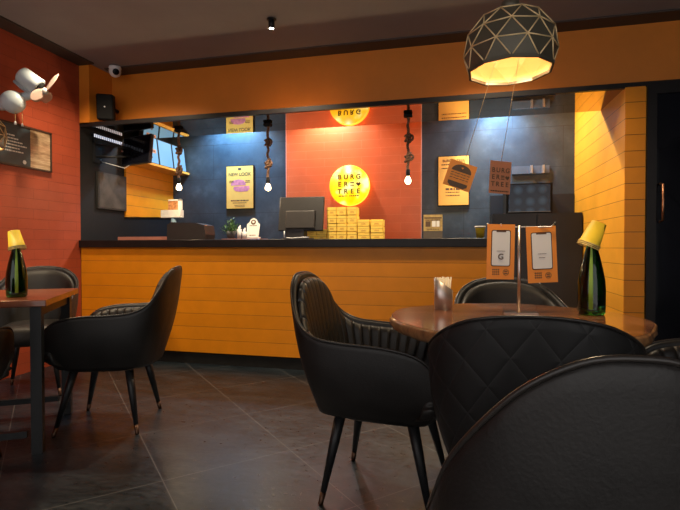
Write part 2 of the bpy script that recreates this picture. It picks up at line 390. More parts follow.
# black cabinet below the oven, at the back wall right of the passage
cb_ = thing('kitchen_cabinet', 'tall black cabinet under the blue glass oven', 'cabinet', (.76, YB-.19, 0))
M['cab'] = simple('blue_black_laminate', lin(.009, .010, .013), .45, var=.1)
link('back_panel', rel(bx(.335, XR-.005, YB-.02, YB-.002, 1.3185, 1.525), cb_), M['cab'], cb_)
link('body', rel(bx(.335, XR-.005, YB-.34, YB-.002, 0, 1.318), cb_), M['cab'], cb_)
for x0, x1 in ((.345, .725), (.735, 1.115)):
    dd = link('door', rel(bx(x0, x1, YB-.36, YB-.341, .1, 1.30), cb_), M['cab'], cb_)
    k = link('handle', rel(bx((.700 if x0 < .5 else .750), (.710 if x0 < .5 else .760), YB-.385, YB-.361, .6, .8), cb_), M['steel'], dd)
ov = thing('oven', 'built-in oven with dotted dark blue glass on the black cabinet', 'oven', (.665, YB-.17, 1.319))
link('body', rel(bx(.46, .87, YB-.33, YB-.022, 1.319, 1.60), ov), M['black_matt'], ov)
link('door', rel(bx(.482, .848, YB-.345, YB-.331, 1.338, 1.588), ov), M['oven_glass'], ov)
link('trim_strip', rel(bx(.478, .852, YB-.348, YB-.331, 1.330, 1.337), ov), simple('dull_trim', lin(.16, .17, .18), .4, .7), ov)
sh = thing('wall_rail', 'small stainless wall strip with two bright clips above the oven', 'wall strip', (.72, YB-.02, 1.73))
link('plate', rel(bx(.545, .895, YB-.025, YB-.002, 1.735, 1.812), sh), simple('dull_steel', lin(.12, .15, .18), .4, .6), sh)
for x in (.725, .835): link('clip', rel(bx(x-.011, x+.011, YB-.05, YB-.024, 1.733, 1.815, bevel=.003), sh), M['steel'], sh)

# ------------------------------------------------------------------ round backlit sign
def logo(bm, mat, w, h, depth, bold=0.0):
    """three rows of spaced letters with a little burger and a heart"""
    s = h*.36
    xs = [-.375*w, -.125*w, .125*w, .375*w]; ys = [h*.36, 0, -h*.36]
    for row, yy in zip(('BURG', 'ER', 'TREE'), ys):
        for ch, xx in zip(row, xs): add_text(bm, ch, s*.92, mat, xx, yy, depth=depth, bold=bold)
    b = s*.62
    x, y = xs[2], ys[1]
    add_prism(bm, rect(x-b*.45, x+b*.45, y+b*.22, y+b*.46), mat, depth)
    add_prism(bm, rect(x-b*.45, x+b*.45, y-b*.06, y+b*.06), mat, depth)
    add_prism(bm, rect(x-b*.45, x+b*.45, y-b*.46, y-b*.26), mat, depth)
    add_prism(bm, heart(xs[3], y, b*1.05)[::-1], mat, depth)
sg = thing('round_sign', 'glowing yellow round sign with lettering on the red wall', 'sign', (-1.122, YB-.07, 1.665))
RS = .218
bm = new(); add_lathe(bm, [(0, -.04), (RS*.93, -.04), (RS, -.03), (RS, .03), (0, .03)], 64, Matrix.Rotation(PI/2, 4, 'X')); link('casing', bm, emit('sign_glowing_edge', lin(1, .42, .03), 1.4), sg)
bm = new(); add_lathe(bm, [(0, .031), (RS*.985, .031), (RS*.985, .036), (0, .036)], 64, Matrix.Rotation(PI/2, 4, 'X')); link('sign_face', bm, M['sign_face'], sg)
bm = new(); mt = frame((0, -.0365, .012), (1, 0, 0), (0, 0, 1)); logo(bm, mt, .275, .215, .003, .0020)
words_row(bm, mt, -.115, -.02, -.125, .011, seed=2); words_row(bm, mt, .005, .115, -.125, .011, seed=3); add_text(bm, 'R', .018, mt, .118, .083)
link('lettering', bm, simple('sign_letters', lin(.07, .018, .004), .7), sg)

# ------------------------------------------------------------------ posters
def burger_shape(bm_list, mat, cx, cy, w, h, d): pass
def poster(name, label, x0, x1, z0, z1, kind):
    p = thing(name, label, 'poster', ((x0+x1)/2, YB-.012, (z0+z1)/2)); w, h = x1-x0, z1-z0
    link('backing', bx(-w/2-.008, w/2+.008, -.004, .011, -h/2-.008, h/2+.008), M['black_matt'], p)
    link('sheet', bx(-w/2, w/2, -.010, -.004, -h/2, h/2), M['paper_yellow'], p)
    mt = frame((0, -.010, 0), (1, 0, 0), (0, 0, 1)); bm = new()
    if kind == 0:
        add_prism(bm, rect(-.02, .02, h*.405, h*.46), mt, .001)
        add_text(bm, 'NEW LOOK', .052, mt, 0, h*.305, bold=.0005)
        for sx in (-1, 1):
            for i in range(2): words_row(bm, mt, sx*w*.30-.03, sx*w*.30+.03, h*(.15-.035*i), .008, seed=i+sx)
        for i, (a, hh) in enumerate(((.33, .014), (.26, .008), (.2, .006))): words_row(bm, mt, -w*a, w*a, h*(-.315-.055*i), hh, seed=9+i)
        words_row(bm, mt, -w*.18, w*.18, -h*.46, .005, seed=14)
        link('print', bm, M['ink'], p)
        bm = new(); m2 = mt
        top = [(-.10, 0), (.085, 0), (.088, .028), (.06, .058), (0, .068), (-.06, .06), (-.095, .03)]
        add_prism(bm, [(x-.012, y+.022) for x, y in top], m2, .0012)
        bot = [(-.075, -.008), (.0, -.008), (.115, -.004), (.118, -.04), (.09, -.066), (0, -.07), (-.06, -.062), (-.085, -.035)]
        add_prism(bm, [(x+.005, y+.018) for x, y in bot][::-1], m2, .0012)
        link('burger_picture', bm, M['purple'], p)
    else:
        add_text(bm, 'BURGER TREE', .036, mt, 0, h*.41, bold=.0004)
        for i in range(2): words_row(bm, mt, -w*.4, w*.42, h*(.335-.075*i), .008, seed=20+i)
        for i, (a, hh) in enumerate(((.26, .022), (.26, .010), (.26, .010))): words_row(bm, mt, -w*a, w*(a-.05), h*(-.17-.065*i), hh, seed=30+i)
        link('print', bm, M['ink'], p)
    return p
poster('wall_poster', 'yellow poster with a purple burger picture on the charcoal wall', -2.600, -2.268, 1.451, 1.938, 0)
poster('wall_poster', 'yellow text poster on the charcoal wall behind the swinging burger card', -.183, .122, 1.437, 1.942, 1)

# ------------------------------------------------------------------ left kitchen wall: boarded panel, shelf, menu light boxes
pan_bm = new(); add_prism(pan_bm, [(4.30, 1.315), (YB-.002, 1.365), (YB-.002, 1.86), (4.30, 1.86)], frame((XL, 0, 0), (0, 1, 0), (0, 0, 1)), .02)
tag(obj('wall_panelling', pan_bm, M['side_planks']), 'lit orange boarded panel below the menu light boxes', 'wall panel', None, 'structure')
sh = tag(obj('menu_shelf', bx(XL+.002, -3.09, 4.31, YB-.005, 1.862, 1.885), simple('shelf_orange', lin(.80, .36, .05), .5)), 'orange shelf carrying the blue menu light boxes', 'shelf')
for i, (y0, y1, lab) in enumerate(((4.335, 4.585, 'pale blue menu light box with orange labels, nearest the hung television'), (4.60, 4.855, 'plain pale blue menu light box in the middle of the shelf'), (4.87, 5.12, 'plain pale blue menu light box by the back corner'))):
    b = thing('menu_light_box', lab, 'light box', (-3.14, (y0+y1)/2, 1.886), 0, 'menu light boxes on the shelf'); w = y1-y0; tl = Matrix.Rotation(R(-7), 4, 'Y')
    bm = bx(-.025, .025, -w/2, w/2, 0, .285, bevel=.003); bmesh.ops.transform(bm, matrix=tl, verts=bm.verts); bmesh.ops.translate(bm, verts=bm.verts, vec=(0, 0, .004)); link('casing', bm, M['dark_plastic'], b)
    bm = bx(.0255, .029, -w/2+.008, w/2-.008, .008, .277); bmesh.ops.transform(bm, matrix=tl, verts=bm.verts); link('lit_face', bm, M['menu_face'], b)
    if i == 0:
        bm = bx(.0295, .031, -w*.30, w*.34, .115, .155); bmesh.ops.transform(bm, matrix=tl, verts=bm.verts); link('label_strip', bm, simple('label_orange', lin(.55, .25, .14), .6), b)
        bm = new(); m2 = tl @ frame((.0315, 0, .135), (0, 1, 0), (0, 0, 1)); words_row(bm, m2, -w*.26, w*.30, 0, .016, seed=4); add_prism(bm, circle(0, -.072, .013, 14), m2, .001); add_prism(bm, circle(0, .085, .012, 14), m2, .001)
        link('print', bm, M['ink'], b)
# dark board and white rail nearer the counter end
db = thing('dark_wall_board', 'dark brown framed board on the near black side wall', 'board', (XL+.012, 4.10, 1.55))
link('frame', bx(-.011, .012, -.2, .2, -.175, .175), simple('board_frame', lin(.03, .026, .022), .5), db)
link('sheet', bx(.012, .014, -.185, .185, -.16, .16), simple('board_sheet', lin(.06, .047, .036), .6, var=.5, scale=8), db)
rl = thing('light_strip', 'row of small white lights on the near black wall under the black soffit', 'light strip', (XL+.02, 4.04, 2.053))  # white wall rail; its glow is added to brighten the segments
link('track', bx(-.019, .004, -.20, .20, -.012, .012), M['black_matt'], rl)
for k in range(15):
    y = -.185+.37*k/14; link('segment', bx(.004, .012, y-.005, y+.005, -.014, .014), M['led'], rl)
# television hung on an arm
tv = thing('television', 'black flat television on a wall arm, seen edge-on at the counter end', 'television', at(137.5, 150.5, 4.62))
A = Matrix.Rotation(R(-16), 4, 'Z') @ Matrix.Rotation(R(-6), 4, 'X')
bm = bx(-.20, .20, -.018, .018, -.14, .14, bevel=.005); bmesh.ops.transform(bm, matrix=A, verts=bm.verts); link('casing', bm, simple('tv_casing', lin(.010, .012, .018), .35), tv)
bm = bx(-.19, .19, -.0205, -.0185, -.128, .13); bmesh.ops.transform(bm, matrix=A, verts=bm.verts); link('panel', bm, M['black_glass'], tv)
bm = new(); add_box(bm, (XL+.011-tv.location.x, -.14, -.02), (.02, .10, .22)); link('wall_plate', bm, M['black_metal'], tv)
bm = new()
for z in (.035, -.075): add_tube(bm, [(XL+.02-tv.location.x, -.16, z), (-.2, -.12, z), (-.06, .03, z*.6)], .012, 8)
link('arm', bm, M['black_metal'], tv)
bm = new(); add_tube(bm, [(XL+.02-tv.location.x, -.1, -.11), (-.22, -.1, -.14), (-.12, -.03, -.17), (-.08, .02, -.12)], .003, 6); link('cable', bm, M['white_plastic'], tv)
for p in ((-.12, -.06, .05), (-.12, -.06, -.015), (XL+.03-tv.location.x, -.12, -.10)):
    bm = new(); add_box(bm, p, (.012, .012, .012)); link('fixing', bm, M['steel'], tv)

# ------------------------------------------------------------------ rope pendants over the counter
def rope_pendant(x, y, zb, label, knots):
    p = thing('rope_pendant', label, 'pendant lamp', (x, y, 0), 0, 'rope bulb pendants over the counter')
    bm = new(); add_box(bm, (0, 0, ZS-.0145), (.07, .05, .026), bevel=.006); link('ceiling_cap', bm, M['black_matt'], p)
    pts = []; z = ZS-.03
    n = 46; zt = zb+.075
    for i in range(n+1):
        q = z+(zt-z)*i/n; pts.append((.004*math.sin(i*.7), .004*math.cos(i*.9), q))
    bm = new(); add_tube(bm, pts, .0115, 10); link('rope', bm, M['rope'], p)
    for k, zk in enumerate(knots):
        bm = new()
        pp = [((.0165+.006*math.sin(a*.5))*math.cos(a+k), (.0165+.004*math.cos(a*.7))*math.sin(a+k), zk-.03+.06*i/44+.010*math.sin(a+k*2)) for i, a in enumerate([6*PI*i/44 for i in range(45)])]
        add_tube(bm, pp, .0115, 10)
        lp = [(.020+.022*math.sin(a), -.012+.006*math.cos(2*a), zk+.022*math.cos(a)) for a in [2*PI*i/24 for i in range(25)]]; add_tube(bm, lp, .0095, 10); link('knot', bm, M['rope'], p)
    bm = new(); add_lathe(bm, [(0, zb+.085), (.016, zb+.085), (.018, zb+.04), (.014, zb+.03), (0, zb+.03)], 20); link('socket', bm, M['black_matt'], p)
    bm = new(); pr = [(.012, zb+.034), (.015, zb+.022), (.024, zb+.006), (.027, zb-.008), (.024, zb-.021), (.014, zb-.031), (0, zb-.034)]
    add_lathe(bm, pr+[(0, zb-.032)]+[(r-.0015 if r > .01 else r, q+.001) for r, q in pr[-2::-1]], 28); b = link('bulb', bm, M['bulb_glass'], p)
    bm = new(); add_tube(bm, [(.008*math.cos(a*1.5), .008*math.sin(a*1.5), zb+.022-.05*a/(6*PI)) for a in [6*PI*i/40 for i in range(41)]], .0022, 6); link('filament', bm, M['filament'], b)
    l = bpy.data.lights.new('rope_bulb_light', 'POINT'); l.energy = 3.2; l.color = (1, .74, .42); l.shadow_soft_size = .03
    lo = bpy.data.objects.new('rope_bulb_light', l); C.objects.link(lo); lo.location = (x, y, zb-.07)
    return p
rope_pendant(-2.511, 4.0, 1.563, 'knotted rope bulb pendant in front of the blue menu light boxes', (1.90, 1.72))
rope_pendant(-1.626, 4.0, 1.536, 'knotted rope bulb pendant between the purple burger poster and the red wall', (1.93, 1.74))
rope_pendant(-.39, 4.0, 1.556, 'knotted rope bulb pendant in front of the red wall, beside the text poster', (1.90, 1.74))

# ------------------------------------------------------------------ things on the counter
# point-of-sale screen seen from behind
ps = thing('cash_terminal', 'black cash register screen seen from behind on the counter', 'terminal', (-1.315, 4.0, ZT))
T = frame((0, 0, .225), (1, .06, 0), (.0, .22, 1))
bm = new(); add_box(bm, (0, 0, 0), (.40, .305, .03), bevel=.006); bmesh.ops.transform(bm, matrix=T, verts=bm.verts); link('screen_casing', bm, M['dark_plastic'], ps)
bm = new(); add_box(bm, (0, -.06, .028), (.26, .16, .03), bevel=.008); bmesh.ops.transform(bm, matrix=T, verts=bm.verts); link('rear_cover', bm, simple('terminal_rear', lin(.026, .021, .018), .45), ps)
bm = new(); add_box(bm, (-.045, .0, .08), (.17, .10, .16), bevel=.01); link('stand', bm, M['dark_plastic'], ps)
bm = new(); add_box(bm, (-.03, 0, .008), (.24, .20, .014), bevel=.005); link('base', bm, M['dark_plastic'], ps)
bm = new(); add_tube(bm, [(-.1, -.105, .018), (-.05, -.112, .012), (.03, -.115, .018), (.1, -.10, .02)], .004, 6); add_tube(bm, [(-.13, -.08, .02), (-.128, -.085, .075)], .006, 6); link('cable', bm, M['white_plastic'], ps)

# yellow boxes
boxn = None
def stack(x0, wid, hh, rows, col, yy):
    global boxn
    ordn = ['bottom', 'second', 'third', 'top']
    for r in range(rows):
        if boxn is None:
            b = thing('takeaway_box', 'x', 'box'); bm = new(); add_box(bm, (0, 0, .5), (1, 1, 1)); 
            bmesh.ops.bevel(bm, geom=list(bm.edges), offset=.05, segments=2, affect='EDGES'); link('carton', bm, M['box_yellow'], b)
            bm = new(); add_box(bm, (0, -.502, .62), (.98, .012, .03)); link('flap_seam', bm, M['ink'], b)
            m2 = frame((0, -.5, .32), (1, 0, 0), (0, 0, 1)); bm = new(); add_prism(bm, rect(-.22, .22, -.08, -.02), m2, .006); add_prism(bm, rect(-.18, .18, .04, .12), m2, .006); link('print', bm, simple('box_print', lin(.55, .25, .04), .6), b)
            boxn = b
        else: b = copy_tree(boxn)
        place = 'top' if r == rows-1 else ('bottom' if r == 0 else ('second from top' if r == rows-2 else 'second from bottom'))
        b['label'] = 'yellow takeaway box, %s of %s' % (place, col); b['group'] = 'yellow takeaway boxes stacked on the counter'
        b.location = (x0+random.uniform(-.002, .002), yy+random.uniform(-.004, .004), ZT+.001+r*hh); b.scale = (wid-.003, .11, hh-.0015); b.rotation_euler = (0, 0, R(random.uniform(-1, 1)))
W = .0905
for i, (rows, hh, col) in enumerate(((2, .047, 'the low stack partly behind the cash screen'), (2, .047, 'the low stack just clear of the cash screen'), (4, .0715, 'the tall stack nearest the cash screen'), (4, .0715, 'the middle tall stack'), (4, .0715, 'the tall stack beside the wider boxes'))):
    stack(-1.245+W*i, W, hh, rows, col, 4.14)
stack(-.780, .108, .058, 3, 'the wider stack next to the tall ones', 4.14)
stack(-.666, .112, .058, 3, 'the wider stack farthest from the cash screen', 4.14)

# tray with plant, white tubs, sign stand
tag(obj('serving_tray', bx(-2.03, -1.665, 3.90, 4.10, ZT, ZT+.012, bevel=.003), simple('reddish_tray', lin(.16, .06, .05), .4)), 'thin reddish tray under the potted plant and white sign', 'tray')
pl = thing('potted_plant', 'small leafy green plant in a dark pot on the tray', 'plant', (-1.985, 4.0, ZT+.0125))
bm = new(); add_lathe(bm, [(0, 0), (.034, 0), (.045, .07), (.04, .07), (.036, .06), (0, .06)], 20); link('pot', bm, simple('grey_pot', lin(.06, .06, .06), .5), pl)
bm = new(); bs = new()
for k in range(26):
    a = random.uniform(0, 2*PI); rr = random.uniform(.02, .095); top = V((rr*math.cos(a), rr*math.sin(a), random.uniform(.09, .19) if rr < .06 else random.uniform(.07, .135)))
    add_tube(bs, [(0, 0, .055), top*.6+V((0, 0, .02)), top], .0016, 5)
    for j in range(9):
        q = top*(.55+.5*j/9)+V((random.uniform(-.018, .018), random.uniform(-.018, .018), random.uniform(-.012, .022)))
        ax = V((random.uniform(-1, 1), random.uniform(-1, 1), random.uniform(-.2, 1))).normalized(); sd = ax.cross(V((.3, .5, .8))).normalized()*.006; L = ax*.024
        vs = [bm.verts.new(q), bm.verts.new(q+L*.5+sd), bm.verts.new(q+L), bm.verts.new(q+L*.5-sd)]; bm.faces.new(vs)
link('stems', bs, M['leaf'], pl); link('foliage', bm, M['leaf'], pl)
for x, hh, lab in ((-1.893, .085, 'taller white tub beside the potted plant'), (-1.845, .062, 'small white tub in the middle of the tray')):
    b = thing('condiment_tub', lab, 'tub', (x, 3.975, ZT+.0125), 0, 'white tubs on the tray')
    bm = new(); add_lathe(bm, [(0, 0), (.017, 0), (.022, hh), (.019, hh), (.0155, .006), (0, .006)], 20); link('tub', bm, M['pot'], b)
    bm = new()
    for k in range(3): add_tube(bm, [(.005*k-.005, 0, .02), (.008*k-.008, .003, hh+.02+.008*k)], .004, 6)
    link('sachet', bm, M['screen_white'], b)
qs = thing('sign_stand', 'white shaped counter sign with a round dark emblem on the tray', 'sign', (-1.775, 4.0, ZT+.0125))
T = frame((0, 0, 0), (1, 0, 0), (0, .18, 1))
bm = new(); add_prism(bm, [(-.055, 0), (.055, 0), (.062, .13), (.04, .15), (.028, .175), (.0, .188), (-.028, .175), (-.04, .15), (-.062, .13)], T, .006); link('board', bm, M['screen_white'], qs)
bm = new(); add_prism(bm, circle(0, .15, .024, 20), T @ Matrix.Translation((0, 0, .006)), .001)
words_row(bm, T @ Matrix.Translation((0, 0, .006)), -.035, .035, .118, .006, seed=5); words_row(bm, T @ Matrix.Translation((0, 0, .006)), -.03, .03, .03, .007, seed=6)
link('print', bm, M['ink'], qs)
bm = new(); add_prism(bm, circle(0, .152, .011, 14), T @ Matrix.Translation((0, 0, .007)), .001); link('emblem', bm, M['screen_white'], qs)
bm = new(); add_box(bm, (0, .02, .008), (.11, .06, .014)); link('foot', bm, M['pot'], qs)

# dark printer-like device and burger display at the left end
pr = thing('receipt_printer', 'dark boxy machine with a brown front at the counter end', 'machine', (-2.385, 4.08, ZT))
bm = new(); add_prism(bm, [(-.19, 0), (.19, 0), (.20, .05), (.185, .135), (.10, .155), (-.15, .165), (-.19, .14)], frame((0, .09, 0), (1, 0, 0), (0, 0, 1)), .18); bmesh.ops.translate(bm, verts=bm.verts, vec=(0, -.09, 0)); link('body', bm, M['dark_plastic'], pr)
bm = bx(-.16, .10, -.099, -.0905, .03, .125, bevel=.002); link('front_cover', bm, simple('brown_cover', lin(.075, .05, .045), .4), pr)
bm = new(); add_tube(bm, [(-.17, -.096, .13), (-.12, -.10, .142), (.0, -.1, .137), (.16, -.095, .130)], .003, 6); link('lid_line', bm, M['steel'], pr)
bd = thing('burger_display', 'white stand with a burger picture on a pale blue pole', 'display', (-2.69, 4.19, ZT))
bm = new(); add_lathe(bm, [(0, 0), (.05, 0), (.052, .06), (.035, .075), (.026, .08), (.024, .224), (0, .224)], 20); link('pole', bm, simple('pale_blue_plastic', lin(.14, .22, .30), .4), bd)
bm = bx(-.125, .09, -.03, .035, .225, .300, bevel=.004); link('tray_box', bm, simple('off_white', lin(.55, .55, .52), .5), bd)
bm = bx(.055, .09, -.012, .012, .301, .40); bx(-.05, .09, -.012, .012, .39, .403, bm); link('frame', bm, simple('off_white', lin(.55, .55, .52), .5), bd)
bm = bx(-.06, .054, .0, .008, .301, .39); link('picture', bm, simple('burger_brown', lin(.40, .17, .06), .6, var=.6, scale=40), bd)
tag(obj('flat_carton', bx(-3.16, -2.60, 3.98, 4.12, ZT, ZT+.036), simple('pink_carton', lin(.42, .16, .11), .6)), 'long flat pinkish carton lying at the dark end of the counter', 'carton')
ds = thing('menu_stand', 'small yellowish brown printed stand on the counter by the red wall edge', 'stand', (-.186, 4.0, ZT))
T = frame((0, 0, 0), (1, .03, 0), (0, .12, 1))
bm = new(); add_prism(bm, rect(-.076, .076, 0, .20), T, .014); link('board', bm, simple('stand_brown', lin(.10, .075, .05), .5), ds)
bm = new(); add_prism(bm, rect(-.076, .076, .065, .20), T @ Matrix.Translation((0, 0, .0142)), .002); link('sheet', bm, simple('stand_sheet', lin(.42, .28, .09), .6, var=.3, scale=30), ds)
bm = new(); T2 = T @ Matrix.Translation((0, 0, .0164)); add_prism(bm, rect(-.07, .07, .168, .178), T2, .001); add_prism(bm, rect(-.06, -.02, .10, .145), T2, .001); words_row(bm, T2, -.06, .06, .155, .008, seed=8); words_row(bm, T2, -.05, .05, .08, .006, seed=9); link('print', bm, M['ink'], ds)
bm = new(); add_prism(bm, rect(-.008, .022, .10, .148), T2, .001); add_prism(bm, rect(.028, .052, .10, .148), T2, .001); link('white_print', bm, M['screen_white'], ds)
def cup_mesh(h=.085, rt_=.037, rb=.027):
    bm = new(); add_lathe(bm, [(0, .004), (rb-.001, .004), (rb, 0), (rt_, h-.003), (rt_+.003, h-.001), (rt_+.003, h+.002), (rt_, h+.003), (rt_-.002, h), (rb-.0015, .006), (0, .006)], 32); return bm
cp = thing('paper_cup', 'upright yellow paper cup on the end of the black counter', 'cup', (.178, 3.84, ZT))
link('cup', cup_mesh(.092), M['cup_yellow'], cp); bm = new(); add_lathe(bm, [(.0382, .083), (.0405, .089), (.0405, .0955), (.038, .0955)], 32, close=True); link('rim', bm, M['screen_white'], cp)
bm = new(); add_lathe(bm, [(0, .078), (.0345, .078), (.0345, .080), (0, .080)], 24); link('filling', bm, M['screen_white'], cp)

# ------------------------------------------------------------------ wall speaker, camera, spotlight
sp_ = thing('wall_speaker', 'black wall speaker in the orange corner above the counter', 'speaker', (-3.13, 3.80, 2.285))
A = Matrix.Rotation(R(28), 4, 'Z') @ Matrix.Rotation(R(8), 4, 'X')
bm = bx(-.072, .072, -.055, .055, -.115, .115, bevel=.014); bmesh.ops.transform(bm, matrix=A, verts=bm.verts); link('cabinet', bm, M['black_matt'], sp_)
bm = bx(-.062, .062, -.062, -.0555, -.104, .104, bevel=.003); bmesh.ops.transform(bm, matrix=A, verts=bm.verts); link('grille', bm, M['black_matt'], sp_)
bm = new(); add_prism(bm, [(-.008, 0), (0, -.008), (.008, 0), (0, .008)], A @ frame((0, -.0625, 0), (1, 0, 0), (0, 0, 1)), .001); link('badge', bm, M['white_ink'], sp_)
bm = new(); add_tube(bm, [A @ V((-.02, .05, .02)), V((-.03, .198, .02))], .015, 10); link('bracket', bm, M['black_metal'], sp_)
cc = thing('dome_camera', 'small white dome security camera on the ceiling near the corner', 'camera', (-3.03, 3.80, ZC-.0125))
bm = new(); add_lathe(bm, [(0, 0), (.052, 0), (.055, -.012), (.05, -.028), (0, -.028)], 28); link('base', bm, M['white_plastic'], cc)
bm = new(); bmesh.ops.create_uvsphere(bm, u_segments=24, v_segments=16, radius=.052); smooth(bm); bmesh.ops.translate(bm, verts=bm.verts, vec=(.005, -.008, -.045)); link('eyeball', bm, M['white_plastic'], cc)
bm = new(); aim = V((.70, -.64, -.32)).normalized(); q = aim.to_track_quat('Z', 'Y').to_matrix().to_4x4(); add_lathe(bm, [(0, .040), (.026, .040), (.028, .050), (.02, .054), (0, .052)], 24, Matrix.Translation((.005, -.008, -.045)) @ q); link('lens', bm, M['black_glass'], cc)
sl = thing('ceiling_spotlight', 'small black cylinder spotlight hanging under the ceiling', 'spotlight', (-1.31, 3.30, ZC))
bm = new(); add_lathe(bm, [(0, -.001), (.035, -.001), (.035, -.006), (0, -.006)], 24); link('ceiling_plate', bm, M['black_metal'], sl)
bm = new(); add_lathe(bm, [(0, -.006), (.022, -.006), (.022, -.070), (.018, -.070), (.018, -.061), (0, -.061)], 24); link('body', bm, M['black_metal'], sl)
bm = new(); add_lathe(bm, [(0, -.063), (.0175, -.063), (.0175, -.067), (0, -.067)], 24); link('lens', bm, M['spot_lens'], sl)

# ------------------------------------------------------------------ wall fan on the red wall
wf = thing('wall_fan', 'pale grey two-part wall fan with clear blades on the red wall', 'fan', (XL, 2.90, 2.125))
W0 = V(wf.location)
FM = simple('pale_grey_enamel', lin(.60, .68, .71), .28, var=.03)
ball = on_x(13, 102, XL+.12)-W0
bm = new(); add_lathe(bm, [(0, 0), (.055, 0), (.055, .03), (.03, .05), (0, .05)], 24, Matrix.Translation((0, ball.y, ball.z)) @ Matrix.Rotation(PI/2, 4, 'Y')); link('wall_mount', bm, FM, wf)
bm = new(); bmesh.ops.create_uvsphere(bm, u_segments=28, v_segments=18, radius=.083); smooth(bm); bmesh.ops.translate(bm, verts=bm.verts, vec=ball); link('gear_ball', bm, FM, wf)
base = on_x(19.5, 73, XL+.16)-W0
ax = (rt*.80-up*.62+fwd*.28).normalized()
bm = new(); add_tube(bm, [ball+V((.02, .03, .04)), (ball+base+ax*.12)/2+V((0, .03, -.015)), base+ax*.15-up*.05], [.034, .03, .026], 14); link('neck', bm, FM, wf)
q = Matrix.Translation(base) @ ax.to_track_quat('Z', 'X').to_matrix().to_4x4() @ Matrix.Diagonal((.93, .93, .72, 1))
bm = new(); add_lathe(bm, [(0, 0), (.045, .002), (.066, .018), (.070, .05), (.072, .215), (.066, .222), (0, .222)], 32, q); link('motor_housing', bm, FM, wf)
bm = new(); add_tube(bm, [base-up*.058-rt*.042+ax*a for a in (.0, .06, .12, .17)], [.012, .02, .02, .012], 12); link('lower_rail', bm, simple('dull_grey', lin(.4, .44, .46), .35), wf)
bm = new(); add_lathe(bm, [(0, .222), (.052, .222), (.052, .232), (.02, .236), (.018, .262), (0, .262)], 24, q); link('rear_collar', bm, M['black_matt'], wf)
bm = new(); add_lathe(bm, [(0, .26), (.028, .26), (.03, .285), (.016, .315), (0, .318)], 24, q); link('hub', bm, simple('clear_grey', lin(.5, .5, .48), .3), wf)
t = NT('smoky_blade'); n = t.noise(4); t.set(color=t.ramp(n.outputs['Fac'], [(.3, lin(.62, .45, .38)), (.7, lin(.7, .52, .44))]), rough=.3, trans=.45, ior=1.1); BL = t.m
for k in range(3):
    bm = new(); a0 = 2*PI*k/3+.2
    n, mseg = 9, 4; gv = []
    for i in range(n+1):
        s_ = i/n; rr = .02+.165*s_; wd = .028+.045*math.sin(PI*min(1, s_*.75+.18)); wd *= max(.04, 1-max(0, (s_-.7)/.3)**2.4)
        gv.append([(q @ V((rr*math.cos(a0)-(j/mseg-.4)*wd*math.sin(a0), rr*math.sin(a0)+(j/mseg-.4)*wd*math.cos(a0), .285+(j/mseg-.5)*wd*1.0))) for j in range(mseg+1)])
    off = (q.to_3x3() @ V((0, 0, 1)))*.002
    for sgn in (0, 1):
        vv = [[bm.verts.new(p+off*sgn) for p in row] for row in gv]
        for i in range(n):
            for j in range(mseg):
                f = bm.faces.new((vv[i][j], vv[i+1][j], vv[i+1][j+1], vv[i][j+1])); f.smooth = True
        if sgn == 0: v0 = vv
    ring = lambda v: [v[i][0] for i in range(n+1)]+[v[n][j] for j in range(1, mseg+1)]+[v[i][mseg] for i in range(n-1, -1, -1)]+[v[0][j] for j in range(mseg-1, 0, -1)]
    ra, rb_ = ring(v0), ring(vv)
    for i in range(len(ra)): bm.faces.new((ra[i], ra[(i+1) % len(ra)], rb_[(i+1) % len(ra)], rb_[i]))
    link('blade', bm, BL, wf)
for dy in (-.01, .05):
    bm = new(); add_tube(bm, [ball+V((.03, dy, -.06)), ball+V((.03, dy, -.15))], .0022, 6); c = link('pull_cord', bm, M['gold'], wf)
    bm = new(); add_lathe(bm, [(0, .012), (.006, .008), (.009, -.012), (0, -.016)], 12, Matrix.Translation(ball+V((.03, dy, -.158)))); link('toggle', bm, M['white_ink'], c)

# ------------------------------------------------------------------ framed board on the red wall
fb = thing('framed_board', 'framed slate blue text board with a timber photo on the red wall', 'picture', (XL, 2.86, 1.795), 0)
T = frame((.018, 0, 0), (0, 1, 0), (0, 0, 1)); hw, hh = .505, .165
bm = new(); add_prism(bm, rect(-hw+.012, hw-.012, -hh+.012, hh-.012), frame((.001, 0, 0), (0, 1, 0), (0, 0, 1)), .016); link('backing', bm, M['slate_print'], fb)
bm = bx(.001, .026, -hw, hw, hh-.013, hh); bx(.001, .026, -hw, hw, -hh, -hh+.013, bm); bx(.001, .026, -hw, -hw+.013, -hh, hh, bm); bx(.001, .026, hw-.013, hw, -hh, hh, bm); link('frame', bm, M['wood_frame'], fb)
bm = new(); add_prism(bm, rect(.30, hw-.014, -hh+.014, hh-.014), T, .001); link('timber_photo', bm, M['wood_photo'], fb)
bm = new()
for i, (a, b) in enumerate(((-.06, .165), (-.07, .19), (-.09, .235), (-.15, .265), (-.1, .205), (-.14, .235))): words_row(bm, T, a, b, .068-.024*i, .010, seed=40+i, wmin=.8, wmax=3.2)
link('lettering', bm, M['white_ink'], fb)
bm = new(); add_prism(bm, circle(.245, -.122, .016, 18), T, .001); link('emblem', bm, M['white_ink'], fb)

